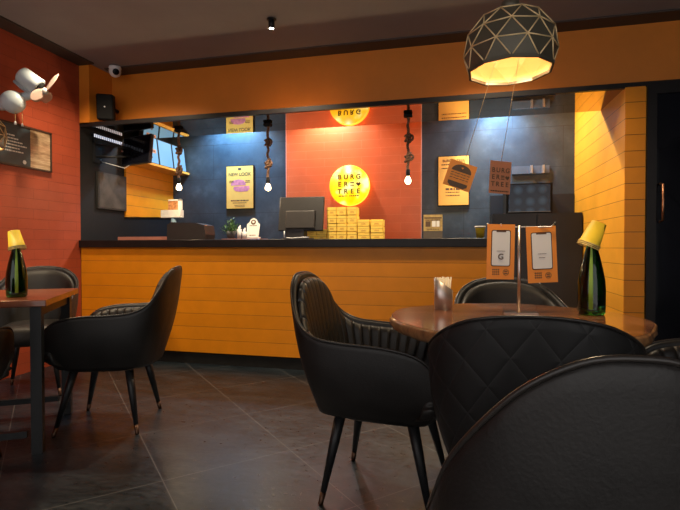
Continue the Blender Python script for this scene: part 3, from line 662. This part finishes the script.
# ------------------------------------------------------------------ geodesic pendants
def geo_pendant(name, label, loc, rot, cordtop):
    p = thing(name, label, 'pendant lamp', loc, 0, 'faceted pendants over the tables')
    n = 10
    rings = [(.142, .0), (.156, .062), (.146, .122), (.106, .176), (.034, .208)]
    pts = [[V((r*math.cos(2*PI*(k+.5*(i % 2))/n+rot), r*math.sin(2*PI*(k+.5*(i % 2))/n+rot), z)) for k in range(n)] for i, (r, z) in enumerate(rings)]
    def faces(bm, s, dz=0):
        vv = [[bm.verts.new(q*s+V((0, 0, dz))) for q in row] for row in pts]
        for i in range(len(rings)-1):
            for k in range(n):
                a, b = vv[i], vv[i+1]
                if i % 2 == 0:
                    bm.faces.new((a[k], a[(k+1) % n], b[k])); bm.faces.new((a[(k+1) % n], b[(k+1) % n], b[k]))
                else:
                    bm.faces.new((a[k], a[(k+1) % n], b[(k+1) % n])); bm.faces.new((a[k], b[(k+1) % n], b[k]))
        return vv
    bm = new(); vv = faces(bm, 1.0); bm.faces.new(vv[-1]); bmesh.ops.recalc_face_normals(bm, faces=bm.faces); link('shade', bm, M['lamp_grey'], p)
    bm = new(); vv = faces(bm, .965, .004); bm.faces.new(vv[-1]); link('inner_lining', bm, M['gold'], p)
    bm = new()
    for i in range(len(rings)):
        for k in range(n):
            a = pts[i][k]
            add_tube(bm, [a*1.004, pts[i][(k+1) % n]*1.004], .0024, 6)
            if i < len(rings)-1:
                if i % 2 == 0: ks = (k, (k-1) % n)
                else: ks = (k, (k+1) % n)
                for j in ks: add_tube(bm, [a*1.004, pts[i+1][j]*1.004], .0024, 6)
    link('gold_edges', bm, simple('pale_gold', lin(.90, .66, .34), .4, .2, var=.05), p)  # bright colour stands in for lamplight leaking through the slits
    bm = new()
    for k in range(n): add_box(bm, (pts[0][k]+pts[0][(k+1) % n])/2, (.0075, (pts[0][k]-pts[0][(k+1) % n]).length+.004, .012), Matrix.Rotation(2*PI*(k+.5)/n+rot, 3, 'Z'))
    link('rim', bm, M['lamp_grey'], p)
    bm = new(); add_lathe(bm, [(0, .204), (.034, .204), (.03, .235), (.012, .25), (0, .25)], 20); link('cap', bm, M['lamp_grey'], p)
    bm = new(); add_tube(bm, [(0, 0, .25), (0, 0, cordtop)], .004, 8); link('cord', bm, M['black_matt'], p)
    bm = new(); add_lathe(bm, [(0, .2), (.016, .2), (.018, .145), (0, .145)], 16); link('socket', bm, M['black_matt'], p)
    bm = new(); add_lathe(bm, [(0, .146), (.014, .14), (.028, .11), (.026, .09), (.014, .077), (0, .074)], 20); link('bulb', bm, M['lamp_bulb'], p)
    l = bpy.data.lights.new('pendant_light', 'POINT'); l.energy = .75; l.color = (1, .70, .38); l.shadow_soft_size = .03
    lo = bpy.data.objects.new('pendant_light', l); C.objects.link(lo); lo.location = V(loc)+V((0, 0, .045)); spot(V(loc)+V((0, 0, .07)), V(loc)-V((0, 0, 1)), 12, (1, .74, .44), 144, .5, .03)
    return p
geo_pendant('faceted_pendant', 'grey faceted pendant with pale gold edges above the round table', (.18, 1.78, 1.617), .25, ZC-1.617)
geo_pendant('faceted_pendant', 'grey faceted pendant with pale gold edges cut off by the photo edge', (-2.64, 2.15, 1.575), .1, ZC-1.575)

# cards swinging from the round-table pendant on threads
def swing_card(label, centre, right, up_, w, h, kind, hook):
    p = thing('hanging_card', label, 'card', centre, 0, 'cards hung from the faceted pendant'); T = frame((0, 0, 0), right, up_)
    bm = new(); add_prism(bm, rect(-w/2, w/2, -h/2, h/2), T, .0015); link('card', bm, M['card_orange'] if kind == 0 else M['card_brown'], p)
    T2 = T @ Matrix.Translation((0, 0, .0016)); bm = new()
    if kind == 0:
        add_prism(bm, [(-.036, .012)]+[(.036*math.cos(a), .012+.026*math.sin(a)) for a in [PI-PI*k/14 for k in range(1, 14)]]+[(.036, .012)], T2, .0008)
        for i in range(3): 
            y = .003-.009*i
            for k in range(6): add_prism(bm, [(-.034+.0115*k, y-.0012+(.002 if k % 2 else 0)), (-.0245+.0115*k, y+.0012-(.001 if k % 2 else 0)), (-.0245+.0115*k, y+.0026), (-.034+.0115*k, y+.0015)], T2, .0008)
        add_prism(bm, [(-.036, -.026), (.036, -.026), (.035, -.036), (.024, -.044), (-.024, -.044), (-.035, -.036)], T2, .0008)
    else:
        logo(bm, T2, .072, .068, .0008, .0004); words_row(bm, T2, -.034, .034, -.048, .004, seed=11)
    link('print', bm, M['ink'], p)
    if kind == 0:
        bm = new(); add_prism(bm, heart(0, .026, .008)[::-1], T2 @ Matrix.Translation((0, 0, .0009)), .0005); link('heart', bm, M['card_orange'], p)
    top = T @ V((0, h/2-.004, .001)); bm = new(); add_tube(bm, [top, V(hook)-V(centre)], .0009, 5); link('thread', bm, M['gold'], p)
swing_card('orange hanging card with a dark burger drawing, hung at a tilt', at(460, 175.5, 1.70), rt*math.cos(R(-19))+up*math.sin(R(-19)), up*math.cos(R(-19))-rt*math.sin(R(-19)), .098, .094, 0, (.125, 1.66, 1.614))
r2 = (rt*.97-up*.05+fwd*.2)
swing_card('reddish brown hanging card with lettering, dangling below the pendant', at(500, 177.5, 1.68), r2, up*.99+rt*.13, .080, .113, 1, (.195, 1.645, 1.614))

# ------------------------------------------------------------------ chairs
def catmull(pts, n):
    P = [V(p) for p in pts]; P = [P[0]*2-P[1]]+P+[P[-1]*2-P[-2]]; out = []
    segs = len(P)-3
    for i in range(n+1):
        u = i/n*segs; k = min(int(u), segs-1); f = u-k
        a, b, c, d = P[k:k+4]
        out.append(.5*((2*b)+(c-a)*f+(2*a-5*b+4*c-d)*f*f+(3*b-a-3*c+d)*f**3))
    return out
def resample(P, n):
    L = [0]
    for a, b in zip(P, P[1:]): L.append(L[-1]+(b-a).length)
    out = []; j = 0
    for i in range(n+1):
        d = L[-1]*i/n
        while j < len(L)-2 and L[j+1] < d: j += 1
        f = (d-L[j])/max(1e-9, L[j+1]-L[j]); out.append(P[j].lerp(P[j+1], min(1, max(0, f))))
    return out
def bucket(rim_half, low_half, ns, bulge):
    full = lambda h: list(h)+[(x, -y, z) for x, y, z in h[-2::-1]]
    rim = catmull(full(rim_half), 400); low = catmull(full(low_half), 400)
    idx = [0]; 
    L = [0]
    for a, b in zip(rim, rim[1:]): L.append(L[-1]+(b-a).length)
    r2_, l2_ = [], []
    j = 0
    for i in range(ns+1):
        d = L[-1]*i/ns
        while j < len(L)-2 and L[j+1] < d: j += 1
        f = (d-L[j])/max(1e-9, L[j+1]-L[j]); r2_.append(rim[j].lerp(rim[j+1], f)); l2_.append(low[j].lerp(low[j+1], f))
    return r2_, l2_
def shell_points(rim, low, inset, v, bulge):
    """point on the shell at height fraction v, moved inwards by inset"""
    out = []
    n = len(rim)
    for i in range(n):
        p = low[i].lerp(rim[i], v)
        t_ = (rim[min(i+1, n-1)]-rim[max(i-1, 0)]); t_.z = 0
        lt = (low[min(i+1, n-1)]-low[max(i-1, 0)]); lt.z = 0
        t_ = t_.normalized()*v+lt.normalized()*(1-v)
        nr = V((t_.y, -t_.x, 0)).normalized()          # outward for the travel direction used here
        if nr.dot(V((p.x-.05, p.y, 0))) < 0: nr = -nr
        endf = min(1, i/6, (n-1-i)/6)
        p = p+nr*(bulge*math.sin(PI*min(1, v*1.0))-inset)
        out.append(p)
    return out
def grid_faces(bm, rows, uvl, us, vs_, closed=False):
    vv = [[bm.verts.new(p) for p in row] for row in rows]
    n = len(rows)
    for a in range(n if closed else n-1):
        b = (a+1) % n
        for i in range(len(rows[0])-1):
            f = bm.faces.new((vv[a][i], vv[a][i+1], vv[b][i+1], vv[b][i])); f.smooth = True
            for lp, (uu, ww) in zip(f.loops, ((us[i], vs_[a]), (us[i+1], vs_[a]), (us[i+1], vs_[b]), (us[i], vs_[b]))): lp[uvl].uv = (uu, ww)
    if closed:
        bm.faces.new([vv[a][0] for a in range(n)]); bm.faces.new([vv[a][-1] for a in range(n-1, -1, -1)])
    return vv
def make_chair(kind):
    t = thing('dining_chair', 'x', 'chair', (0, 0, 0), 0)
    if kind == 'tub':        # high narrow back, flat arms
        rim_h = [(.262, .238, .405), (.276, .250, .455), (.268, .260, .520), (.236, .269, .572), (.175, .276, .610), (.06, .280, .630), (-.08, .280, .636), (-.19, .272, .648), (-.265, .248, .685), (-.312, .212, .752), (-.342, .163, .825), (-.360, .09, .870), (-.368, 0, .880)]
        low_h = [(.215, .195, .365), (.215, .2, .36), (.21, .205, .355), (.18, .21, .352), (.11, .215, .352), (.02, .215, .352), (-.07, .213, .352), (-.14, .207, .352), (-.19, .19, .352), (-.22, .16, .352), (-.24, .115, .352), (-.248, .06, .352), (-.25, 0, .352)]
        outer, inner = M['leather'], M['leather_channel']
    elif kind == 'round':    # one tall smooth arch sweeping into the arms
        rim_h = [(.225, .225, .40), (.235, .240, .425), (.22, .255, .45), (.16, .268, .475), (.08, .280, .500), (-.02, .290, .530), (-.11, .291, .572), (-.19, .280, .640), (-.24, .255, .712), (-.28, .205, .780), (-.308, .145, .835), (-.328, .07, .872), (-.333, 0, .88)]
        low_h = [(.205, .19, .345), (.205, .195, .34), (.2, .2, .335), (.15, .21, .33), (.07, .215, .33), (-.0, .22, .33), (-.08, .22, .33), (-.15, .212, .33), (-.20, .19, .33), (-.23, .15, .33), (-.25, .10, .33), (-.258, .05, .33), (-.26, 0, .33)]
        rim_h = [(x, y*.78, z) for x, y, z in rim_h]; low_h = [(x, y*.78, z) for x, y, z in low_h]
        outer, inner = M['leather'], M['leather']
    else:                    # rounded back sweeping into low arms, quilted outside
        rim_h = [(.235, .245, .42), (.245, .258, .50), (.222, .268, .575), (.16, .276, .630), (.07, .280, .655), (-.02, .280, .676), (-.10, .275, .696), (-.165, .258, .728), (-.215, .225, .764), (-.250, .170, .797), (-.270, .115, .812), (-.280, .058, .820), (-.283, 0, .822)]
        low_h = [(.205, .19, .345), (.205, .195, .34), (.2, .2, .335), (.15, .21, .33), (.07, .215, .33), (-.0, .215, .33), (-.07, .21, .33), (-.12, .195, .33), (-.155, .17, .33), (-.18, .135, .33), (-.19, .09, .33), (-.195, .045, .33), (-.197, 0, .33)]
        outer, inner = M['leather_diamond'], M['leather']
    ns = 120
    rim, low = bucket(rim_h, low_h, ns, 0)
    us = [0]
    for a, b in zip(rim, rim[1:]): us.append(us[-1]+(V((a.x, a.y, 0))-V((b.x, b.y, 0))).length)
    us = [u-us[-1]/2 for u in us]
    bu = .018
    # outer shell with a rounded lip
    vs_ = [i/22 for i in range(23)]
    rows = [shell_points(rim, low, 0, v, bu) for v in vs_]; vv_ = [v*.5 for v in vs_]
    lip = []
    for k in range(1, 6):
        a = PI*k/5; pts = shell_points(rim, low, .012*(1-math.cos(a)), 1, bu); lip.append([p+V((0, 0, .010*math.sin(a))) for p in pts])
    rows += lip; vv_ += [.5+.004*k for k in range(1, 6)]
    for v in (.9, .7, .5, .3, .1, 0): rows.append(shell_points(rim, low, .024, v, bu)); vv_.append(v*.5)
    bm = new(); uvl = bm.loops.layers.uv.new('UVMap'); grid_faces(bm, rows, uvl, us, vv_, True)
    # underside
    bot = shell_points(rim, low, .004, 0, bu); bm.faces.new([bm.verts.new(p+V((0, 0, .002))) for p in bot])
    link('outer_shell', bm, outer, t)
    # padded lining
    ins = lambda v, d: shell_points(rim, low, d, v, bu)
    rows = []; vv_ = []
    for v, d in ((.12, .0245), (.5, .0245), (.9, .0245), (.955, .0255), (.975, .030), (.980, .038), (.972, .047), (.95, .055), (.9, .061), (.8, .066), (.65, .069), (.5, .070), (.35, .069), (.2, .066), (.12, .06)): rows.append(ins(v, d)); vv_.append(v*.5)
    bm = new(); uvl = bm.loops.layers.uv.new('UVMap'); grid_faces(bm, rows, uvl, us, vv_, True)
    link('lining', bm, inner, t)
    # piping on the lip
    bm = new(); add_tube(bm, [p+V((0, 0, .011)) for p in shell_points(rim, low, .003, 1, bu)], .0042, 8); link('piping', bm, M['piping'], t)
    # seat cushion: superellipse pad
    bm = new(); prof = [(0, .332), (.90, .332), (.97, .345), (1.0, .385), (1.0, .42), (.97, .445), (.90, .458), (.6, .468), (0, .47)]
    seg = 48; rr = []
    for s_, z in prof:
        ring = []
        for k in range(seg):
            a = 2*PI*k/seg; c_, s2 = math.cos(a), math.sin(a); e = .5
            ring.append(bm.verts.new((.035+.212*s_*abs(c_)**e*(1 if c_ > 0 else -1), (.192 if kind != 'round' else .146)*s_*abs(s2)**e*(1 if s2 > 0 else -1), z)) if s_ > 0 or k == 0 else None)
        rr.append([x for x in ring if x])
    for a, b in zip(rr, rr[1:]):
        for k in range(seg):
            u = list(dict.fromkeys([a[k % len(a)], a[(k+1) % seg % len(a)], b[(k+1) % seg % len(b)], b[k % len(b)]]))
            f = bm.faces.new(u); f.smooth = True
    uvl = bm.loops.layers.uv.new('UVMap')
    link('seat', bm, M['leather'], t)
    for sx in (-1, 1):
        for sy in (-1, 1):
            a = V((sx*.145+.01, sy*(.145 if kind != 'round' else .118), .332)); b = V((sx*.205+.01 if sx < 0 else .235, sy*.205, .0))
            k1 = a.lerp(b, .86)
            bm = new(); add_tube(bm, [a, a.lerp(b, .3), k1], [.0225, .020, .0115], 14); l = link('leg', bm, M['black_metal'], t)
            bm = new(); add_tube(bm, [k1+(a-b)*.0005, b+V((0, 0, .004)), b+V((0, 0, .0005))], [.0122, .0102, .009], 14); link('foot_tip', bm, M['tip'], l)
    return t
tub = make_chair('tub'); quilt = make_chair('quilt'); arch = make_chair('round'); used = set()
def chair(proto, x, y, deg, label, s=1, rise=1):
    o = proto if proto.name not in used else copy_tree(proto)
    used.add(proto.name)
    o.location = (x, y, .0005); o.rotation_euler = (0, 0, R(deg)); o.scale = (s, s, rise); o['label'] = label
    return o
chairs = [
 (tub, -.295, 1.965, -6, 'black leather tub chair in profile pushed toward the round table, in front of the counter', 1, 1),
 (tub, -1.905, 2.36, 198, 'black leather tub chair facing the left table, standing alone on the open floor', 1, 1),
 (arch, .176, .9135, 93, 'closest black leather chair, its smooth rounded back cropped by the photo bottom', 1, .985),
 (tub, .95, 1.86, 186, 'black leather tub chair at the photo edge beyond the round table, by the glass door', 1, 1),
 (tub, -2.18, 1.53, 121, 'black leather tub chair mostly cut off at the near end of the left table', 1, 1),
]
for c_ in chairs: chair(*c_)
for c_ in ((quilt, .215, 1.575, 86, 'black chair with diamond quilted back drawn up to the round table', 1.06, .99),
           (quilt, .275, 2.50, -84, 'black rounded chair behind the round table, facing the viewer', 1, 1),
           (quilt, -2.88, 2.77, -57, 'black rounded chair behind the left table, against the red wall', .95, 1.03)): chair(*c_)

# ------------------------------------------------------------------ round live-edge table
TX, TY, TZ = .20, 1.815, .75
rt_t = thing('round_table', 'round glossy brown wooden table with a rough pale edge', 'table', (TX, TY, 0))
n = 96; out = []
for k in range(n):
    a = 2*PI*k/n; r = .434+.010*math.sin(2*a+1)+.007*math.sin(5*a)+.004*math.sin(9*a+2); out.append((r*math.cos(a), r*math.sin(a)))
bm = new(); add_prism(bm, [(x*.985, y*.985) for x, y in out], Matrix.Translation((0, 0, TZ-.006)), .006); link('tabletop', bm, M['wood_top'], rt_t)
bm = new(); lay = []
for s_, z in ((.90, TZ-.046), (.955, TZ-.046), (.985, TZ-.036), (1.005, TZ-.022), (1.0, TZ-.008), (.985, TZ-.0005), (.984, TZ-.0065)):
    lay.append([bm.verts.new((x*s_*(1+.006*math.sin(k*1.3+z*90)*(1 if .93 < s_ < 1.1 and z < TZ-.002 else 0)), y*s_*(1+.006*math.sin(k*1.3+z*90)*(1 if .93 < s_ and z < TZ-.002 else 0)), z)) for k, (x, y) in enumerate(out)])
for a, b in zip(lay, lay[1:]):
    for k in range(n): f = bm.faces.new((a[k], a[(k+1) % n], b[(k+1) % n], b[k])); f.smooth = True
bm.faces.new(lay[0][::-1]); link('live_edge', bm, M['wood_edge'], rt_t)
bm = new(); add_lathe(bm, [(0, .012), (.03, .012), (.03, TZ-.06), (.14, TZ-.056), (.14, TZ-.047), (0, TZ-.047)], 28); link('pedestal', bm, M['black_metal'], rt_t)
bm = new(); add_lathe(bm, [(0, 0), (.20, 0), (.20, .008), (.04, .018), (0, .018)], 40); link('base', bm, M['black_metal'], rt_t)

# straw holder with paper straws
sx_, sy_ = -.05, 1.985
shd = thing('straw_holder', 'slant-cut steel holder full of paper straws on the round table', 'holder', (sx_, sy_, TZ))
bm = new(); seg = 36; ring = {}
for key, r, cut in (('ob', .036, 0), ('ot', .038, 1), ('it', .036, 1), ('ib', .034, 2)):
    ring[key] = []
    for k in range(seg):
        a = 2*PI*k/seg; z = .0005 if cut == 0 else (.004 if cut == 2 else .10-.026*math.cos(a-.2))
        ring[key].append(bm.verts.new((r*math.cos(a), r*math.sin(a), z)))
for a, b in (('ob', 'ot'), ('ot', 'it'), ('it', 'ib')):
    for k in range(seg): f = bm.faces.new((ring[a][k], ring[a][(k+1) % seg], ring[b][(k+1) % seg], ring[b][k])); f.smooth = True
bm.faces.new(ring['ob'][::-1]); bm.faces.new(ring['ib']); link('cup', bm, simple('warm_steel', lin(.70, .62, .58), .42, .9, var=.1, scale=40), shd)
PS = simple('straw_paper', lin(.84, .74, .56), .6, var=.10, scale=80)
straw0 = None
for k in range(26):
    a = k*2.39996; r = .0275*math.sqrt((k+.5)/26)
    if straw0 is None:
        bm = new(); add_tube(bm, [(0, 0, 0), (0, 0, .122)], .0028, 8); o = straw0 = link('paper_straw', bm, PS)
        tag(o, 'thin paper straw standing in the slant-cut steel holder', 'straw', 'paper straws in the steel holder')
    else: o = straw0.copy(); C.objects.link(o)
    o.location = (sx_+r*math.cos(a)*.8, sy_+r*math.sin(a)*.8, TZ+.0045); o.rotation_euler = (R(5)*-math.sin(a)*r/.0275, R(5)*math.cos(a)*r/.0275, 0); o.scale = (1, 1, random.uniform(.94, 1.04))

# bottles with a cup upside down over the neck
def bottle(loc, label, cup_label, tilt, hgt, cup_up, stripe):
    b = thing('water_bottle', label, 'bottle', loc, 0, 'green bottles on the tables')
    k = hgt/.25
    pr = [(0, .002), (.036, .0), (.0405, .006), (.0415, .02), (.042, .08), (.040, .11), (.033, .15), (.024, .19), (.017, .222), (.0155, .246), (.017, .248), (.017, .258), (.0155, .26)]
    pr = [(r*(1.14 if z < .2 else 1), z*k) for r, z in pr]; inn = [(max(0, r-.0028), z+(.006 if z < .02 else 0)) for r, z in pr[1:]]
    bm = new(); add_lathe(bm, pr+[(inn[-1][0], pr[-1][1])]+inn[-2:1:-1]+[(0, .010)], 40); link('glass', bm, M['green_glass'], b)
    if stripe:
        bm = new(); rows = []
        for r, z in pr[3:10]:
            rows.append([bm.verts.new(((r+.0006)*math.cos(a), (r+.0006)*math.sin(a), z)) for a in [stripe+(j-3)*.05 for j in range(7)]])
        for a, c in zip(rows, rows[1:]):
            for j in range(6): f = bm.faces.new((a[j], a[j+1], c[j+1], c[j])); f.smooth = True
        o = link('label_stripe', bm, simple('green_stripe', lin(.24, .40, .04), .5), b); md = o.modifiers.new('thickness', 'SOLIDIFY'); md.thickness = .0005
    c = thing('paper_cup', cup_label, 'cup', V(loc)+V((0, 0, hgt*1.045+cup_up)), 0, 'yellow cups over the bottle necks')
    T = Matrix.Rotation(tilt[1], 4, 'Y') @ Matrix.Rotation(tilt[0], 4, 'X') @ Matrix.Rotation(PI, 4, 'X')
    bm = cup_mesh(.082, .0365, .026); bmesh.ops.translate(bm, verts=bm.verts, vec=(0, 0, -.062)); bmesh.ops.transform(bm, matrix=T, verts=bm.verts); link('cup', bm, M['cup_yellow'], c)
    bm = new()
    for q in range(3): add_lathe(bm, [(.0385, .019+.006*q), (.0405, .021+.006*q), (.0385, .0235+.006*q), (.036, .021+.006*q)], 32, close=True)
    bmesh.ops.transform(bm, matrix=T, verts=bm.verts); link('rim', bm, simple('cup_rim', lin(.80, .62, .22), .5), c)
bottle((.488, 1.95, TZ+.0005), 'dark green glass bottle on the round table', 'yellow paper cup upside down over the bottle on the round table', (0, R(23)), .285, -.016, -1.85)
bottle((-2.175, 1.985, TZ+.0005), 'dark green glass bottle on the left table', 'yellow paper cup upside down over the bottle on the left table', (0, R(-14)), .275, -.014, -.74)

# stand with two orange cards
qs_ = thing('card_stand', 'thin steel table stand with a crossbar on the round table', 'stand', (.232, 1.93, TZ))
hp = .332
bm = bx(-.055, .065, -.03, .03, .0005, .004); link('base_plate', bm, simple('clear_steel', lin(.38, .28, .22), .2, .8), qs_)
bm = new(); add_tube(bm, [(0, 0, .004), (0, 0, hp)], .0052, 10); link('pole', bm, M['steel'], qs_)
bm = new(); add_tube(bm, [(-.118, -.008, hp-.006+.016), (-.104, -.006, hp-.006), (0, 0, hp-.006), (.112, .004, hp-.006), (.128, .006, hp+.010)], .0026, 8); link('crossbar', bm, M['steel'], qs_)
cs_, sn_ = rt.x, rt.y
def qr_card(label, dx, w, h, zt, letter, tilt):
    c = thing('table_card', label, 'card', V((.232, 1.93, TZ))+V((dx*cs_, dx*sn_-.014, zt)), 0, 'orange cards on the steel stand')
    T = frame((0, 0, 0), (cs_*math.cos(tilt), sn_, math.sin(tilt)*1), (-math.sin(tilt), 0, 1)); 
    bm = new(); add_prism(bm, rect(-w/2, w/2, -h, 0), T, .0016); link('card', bm, M['card_orange'], c)
    T2 = T @ Matrix.Translation((0, 0, .0018)); pw, ph = w*.70, h*.66
    def rr(w_, h_, r, y0):
        o = []
        for cx_, cy_, a0 in ((w_/2-r, h_/2-r, 0), (-w_/2+r, h_/2-r, PI/2), (-w_/2+r, -h_/2+r, PI), (w_/2-r, -h_/2+r, 1.5*PI)):
            o += [(cx_+r*math.cos(a0+PI/2*k/5), y0+cy_+r*math.sin(a0+PI/2*k/5)) for k in range(6)]
        return o
    yc = -h*.435
    bm = new(); add_prism(bm, rr(pw, ph, .008, yc), T2, .0006); link('phone_outline', bm, M['black_matt'], c)
    bm = new(); add_prism(bm, rr(pw-.006, ph-.006, .006, yc), T2 @ Matrix.Translation((0, 0, .0007)), .0006); link('phone_screen', bm, M['screen_white'], c)
    bm = new(); T3 = T2 @ Matrix.Translation((0, 0, .0014)); add_prism(bm, rect(-pw*.25, pw*.25, yc+ph/2-.008, yc+ph/2-.0025), T3, .0005)
    if letter: add_text(bm, letter, .030, T3, 0, yc-ph*.24, bold=.0006)
    else: words_row(bm, T3, -.012, .012, yc-ph*.18, .002, seed=3)
    words_row(bm, T3, -.016, .016, yc-ph*.08, .0015, seed=7)
    for r_ in range(3):
        for q in range(4): add_prism(bm, rect(-.030+.007*q, -.0255+.007*q, -h*.855-.0085*r_+.003, -h*.855-.0085*r_+.0085), T2, .0006)
    cc2 = circle(.021, -h*.872, .0115, 20); ci = circle(.021, -h*.872, .0098, 20)
    for k in range(20): add_prism(bm, [cc2[k], cc2[(k+1) % 20], ci[(k+1) % 20], ci[k]], T2, .0006)
    add_prism(bm, rect(.015, .027, -h*.872+.002, -h*.872+.006), T2, .0006); add_prism(bm, rect(.015, .027, -h*.872-.006, -h*.872-.002), T2, .0006)
    link('print', bm, M['ink'], c)
    bm = new(); add_tube(bm, [(0, .018, -.004), (0, .004, .002), (0, -.002, -.006)], .002, 6); link('clip', bm, M['steel'], c)
qr_card('orange table card printed with a phone showing a letter G', -.070, .104, .207, hp+.004, 'G', R(-1))
qr_card('orange table card printed with a phone screen without a letter, beside the bottle', .078, .112, .212, hp-.004, None, R(2.5))

# ------------------------------------------------------------------ left table
e1 = V((-.857, -.515, 0)).normalized(); e2 = V((-.515, .857, 0)).normalized(); P0 = V((-1.905, 1.895, 0))
lt = thing('square_table', 'reddish brown wooden table on a black steel frame by the red wall', 'table', P0+e1*.40+e2*.35, math.atan2(-e1.y, -e1.x))
lx, ly = .80, .70
link('tabletop', bx(-lx/2, lx/2, -ly/2, ly/2, TZ-.032, TZ, bevel=.003), M['wood_left'], lt)
for sx in (-1, 1):
    for sy in (-1, 1): link('leg', bx(sx*(lx/2-.055)-.024, sx*(lx/2-.055)+.024, sy*(ly/2-.06)-.024, sy*(ly/2-.06)+.024, .0005, TZ-.033), M['black_metal'], lt)
for sy in (-1, 1): link('foot_rail', bx(-lx/2+.1, lx/2-.1, sy*(ly/2-.06)-.014, sy*(ly/2-.06)+.014, .08, .112), M['black_metal'], lt)
for sx in (-1, 1): link('apron', bx(sx*(lx/2-.055)-.012, sx*(lx/2-.055)+.012, -ly/2+.085, ly/2-.085, TZ-.085, TZ-.034), M['black_metal'], lt)

# ------------------------------------------------------------------ light
def area(loc, target, sx, sy, energy, color):
    l = bpy.data.lights.new('area', 'AREA'); l.shape = 'RECTANGLE'; l.size = sx; l.size_y = sy; l.energy = energy; l.color = color
    o = bpy.data.objects.new('area', l); C.objects.link(o); o.location = loc
    o.rotation_euler = (V(target)-V(loc)).to_track_quat('-Z', 'Y').to_euler(); return o
WARM = (1, .80, .55); COOL = (.58, .78, 1)
# kitchen downlights close to the back wall, also shining out over the counter
for x, e, c in ((-2.45, 34, COOL), (-1.3, 30, (.95, .85, .85)), (.38, 34, COOL)): spot((x, 4.86, 2.6), (x, 4.70, 0), e, c, 150, .5, .05)
for x, e, c in ((-2.5, 130, (.16, .50, 1)), (-1.35, 26, (.9, .72, .85)), (.42, 95, (.14, .48, 1))): spot((x, 4.86, 2.62), (x, 5.15, 2.0), e, c, 110 if x < 0 else 78, 1, .05)
spot((.05, 4.77, 2.6), (1.13, 4.40, 1.0), 82, (1, .82, .50), 118, .4, .02)
spot((-2.6, 4.72, 2.60), (-3.33, 4.7, 1.5), 22, (1, .78, .45), 100, .7, .04)
# dining room ceiling spots
spot((-1.31, 3.30, 2.55), (-1.31, 3.6, .2), 95, WARM, 120, .8, .03)
spot((-2.75, 3.0, 2.62), (-2.7, 3.7, .2), 55, WARM, 120, .8, .03)
spot((.3, 3.2, 2.62), (.3, 3.6, .2), 58, WARM, 120, .8, .03)
spot((-2.6, 1.3, 2.62), (-3.0, 1.8, 0.3), 60, WARM, 120, .8, .03)
w = bpy.data.worlds.new('world'); S.world = w; w.use_nodes = True
bg = w.node_tree.nodes['Background']; bg.inputs[0].default_value = (1, .96, .93, 1); bg.inputs[1].default_value = .78
S.view_settings.view_transform = 'Standard'; S.view_settings.look = 'None'; S.view_settings.gamma = 1; S.view_settings.exposure = .7
S.view_settings.use_curve_mapping = False
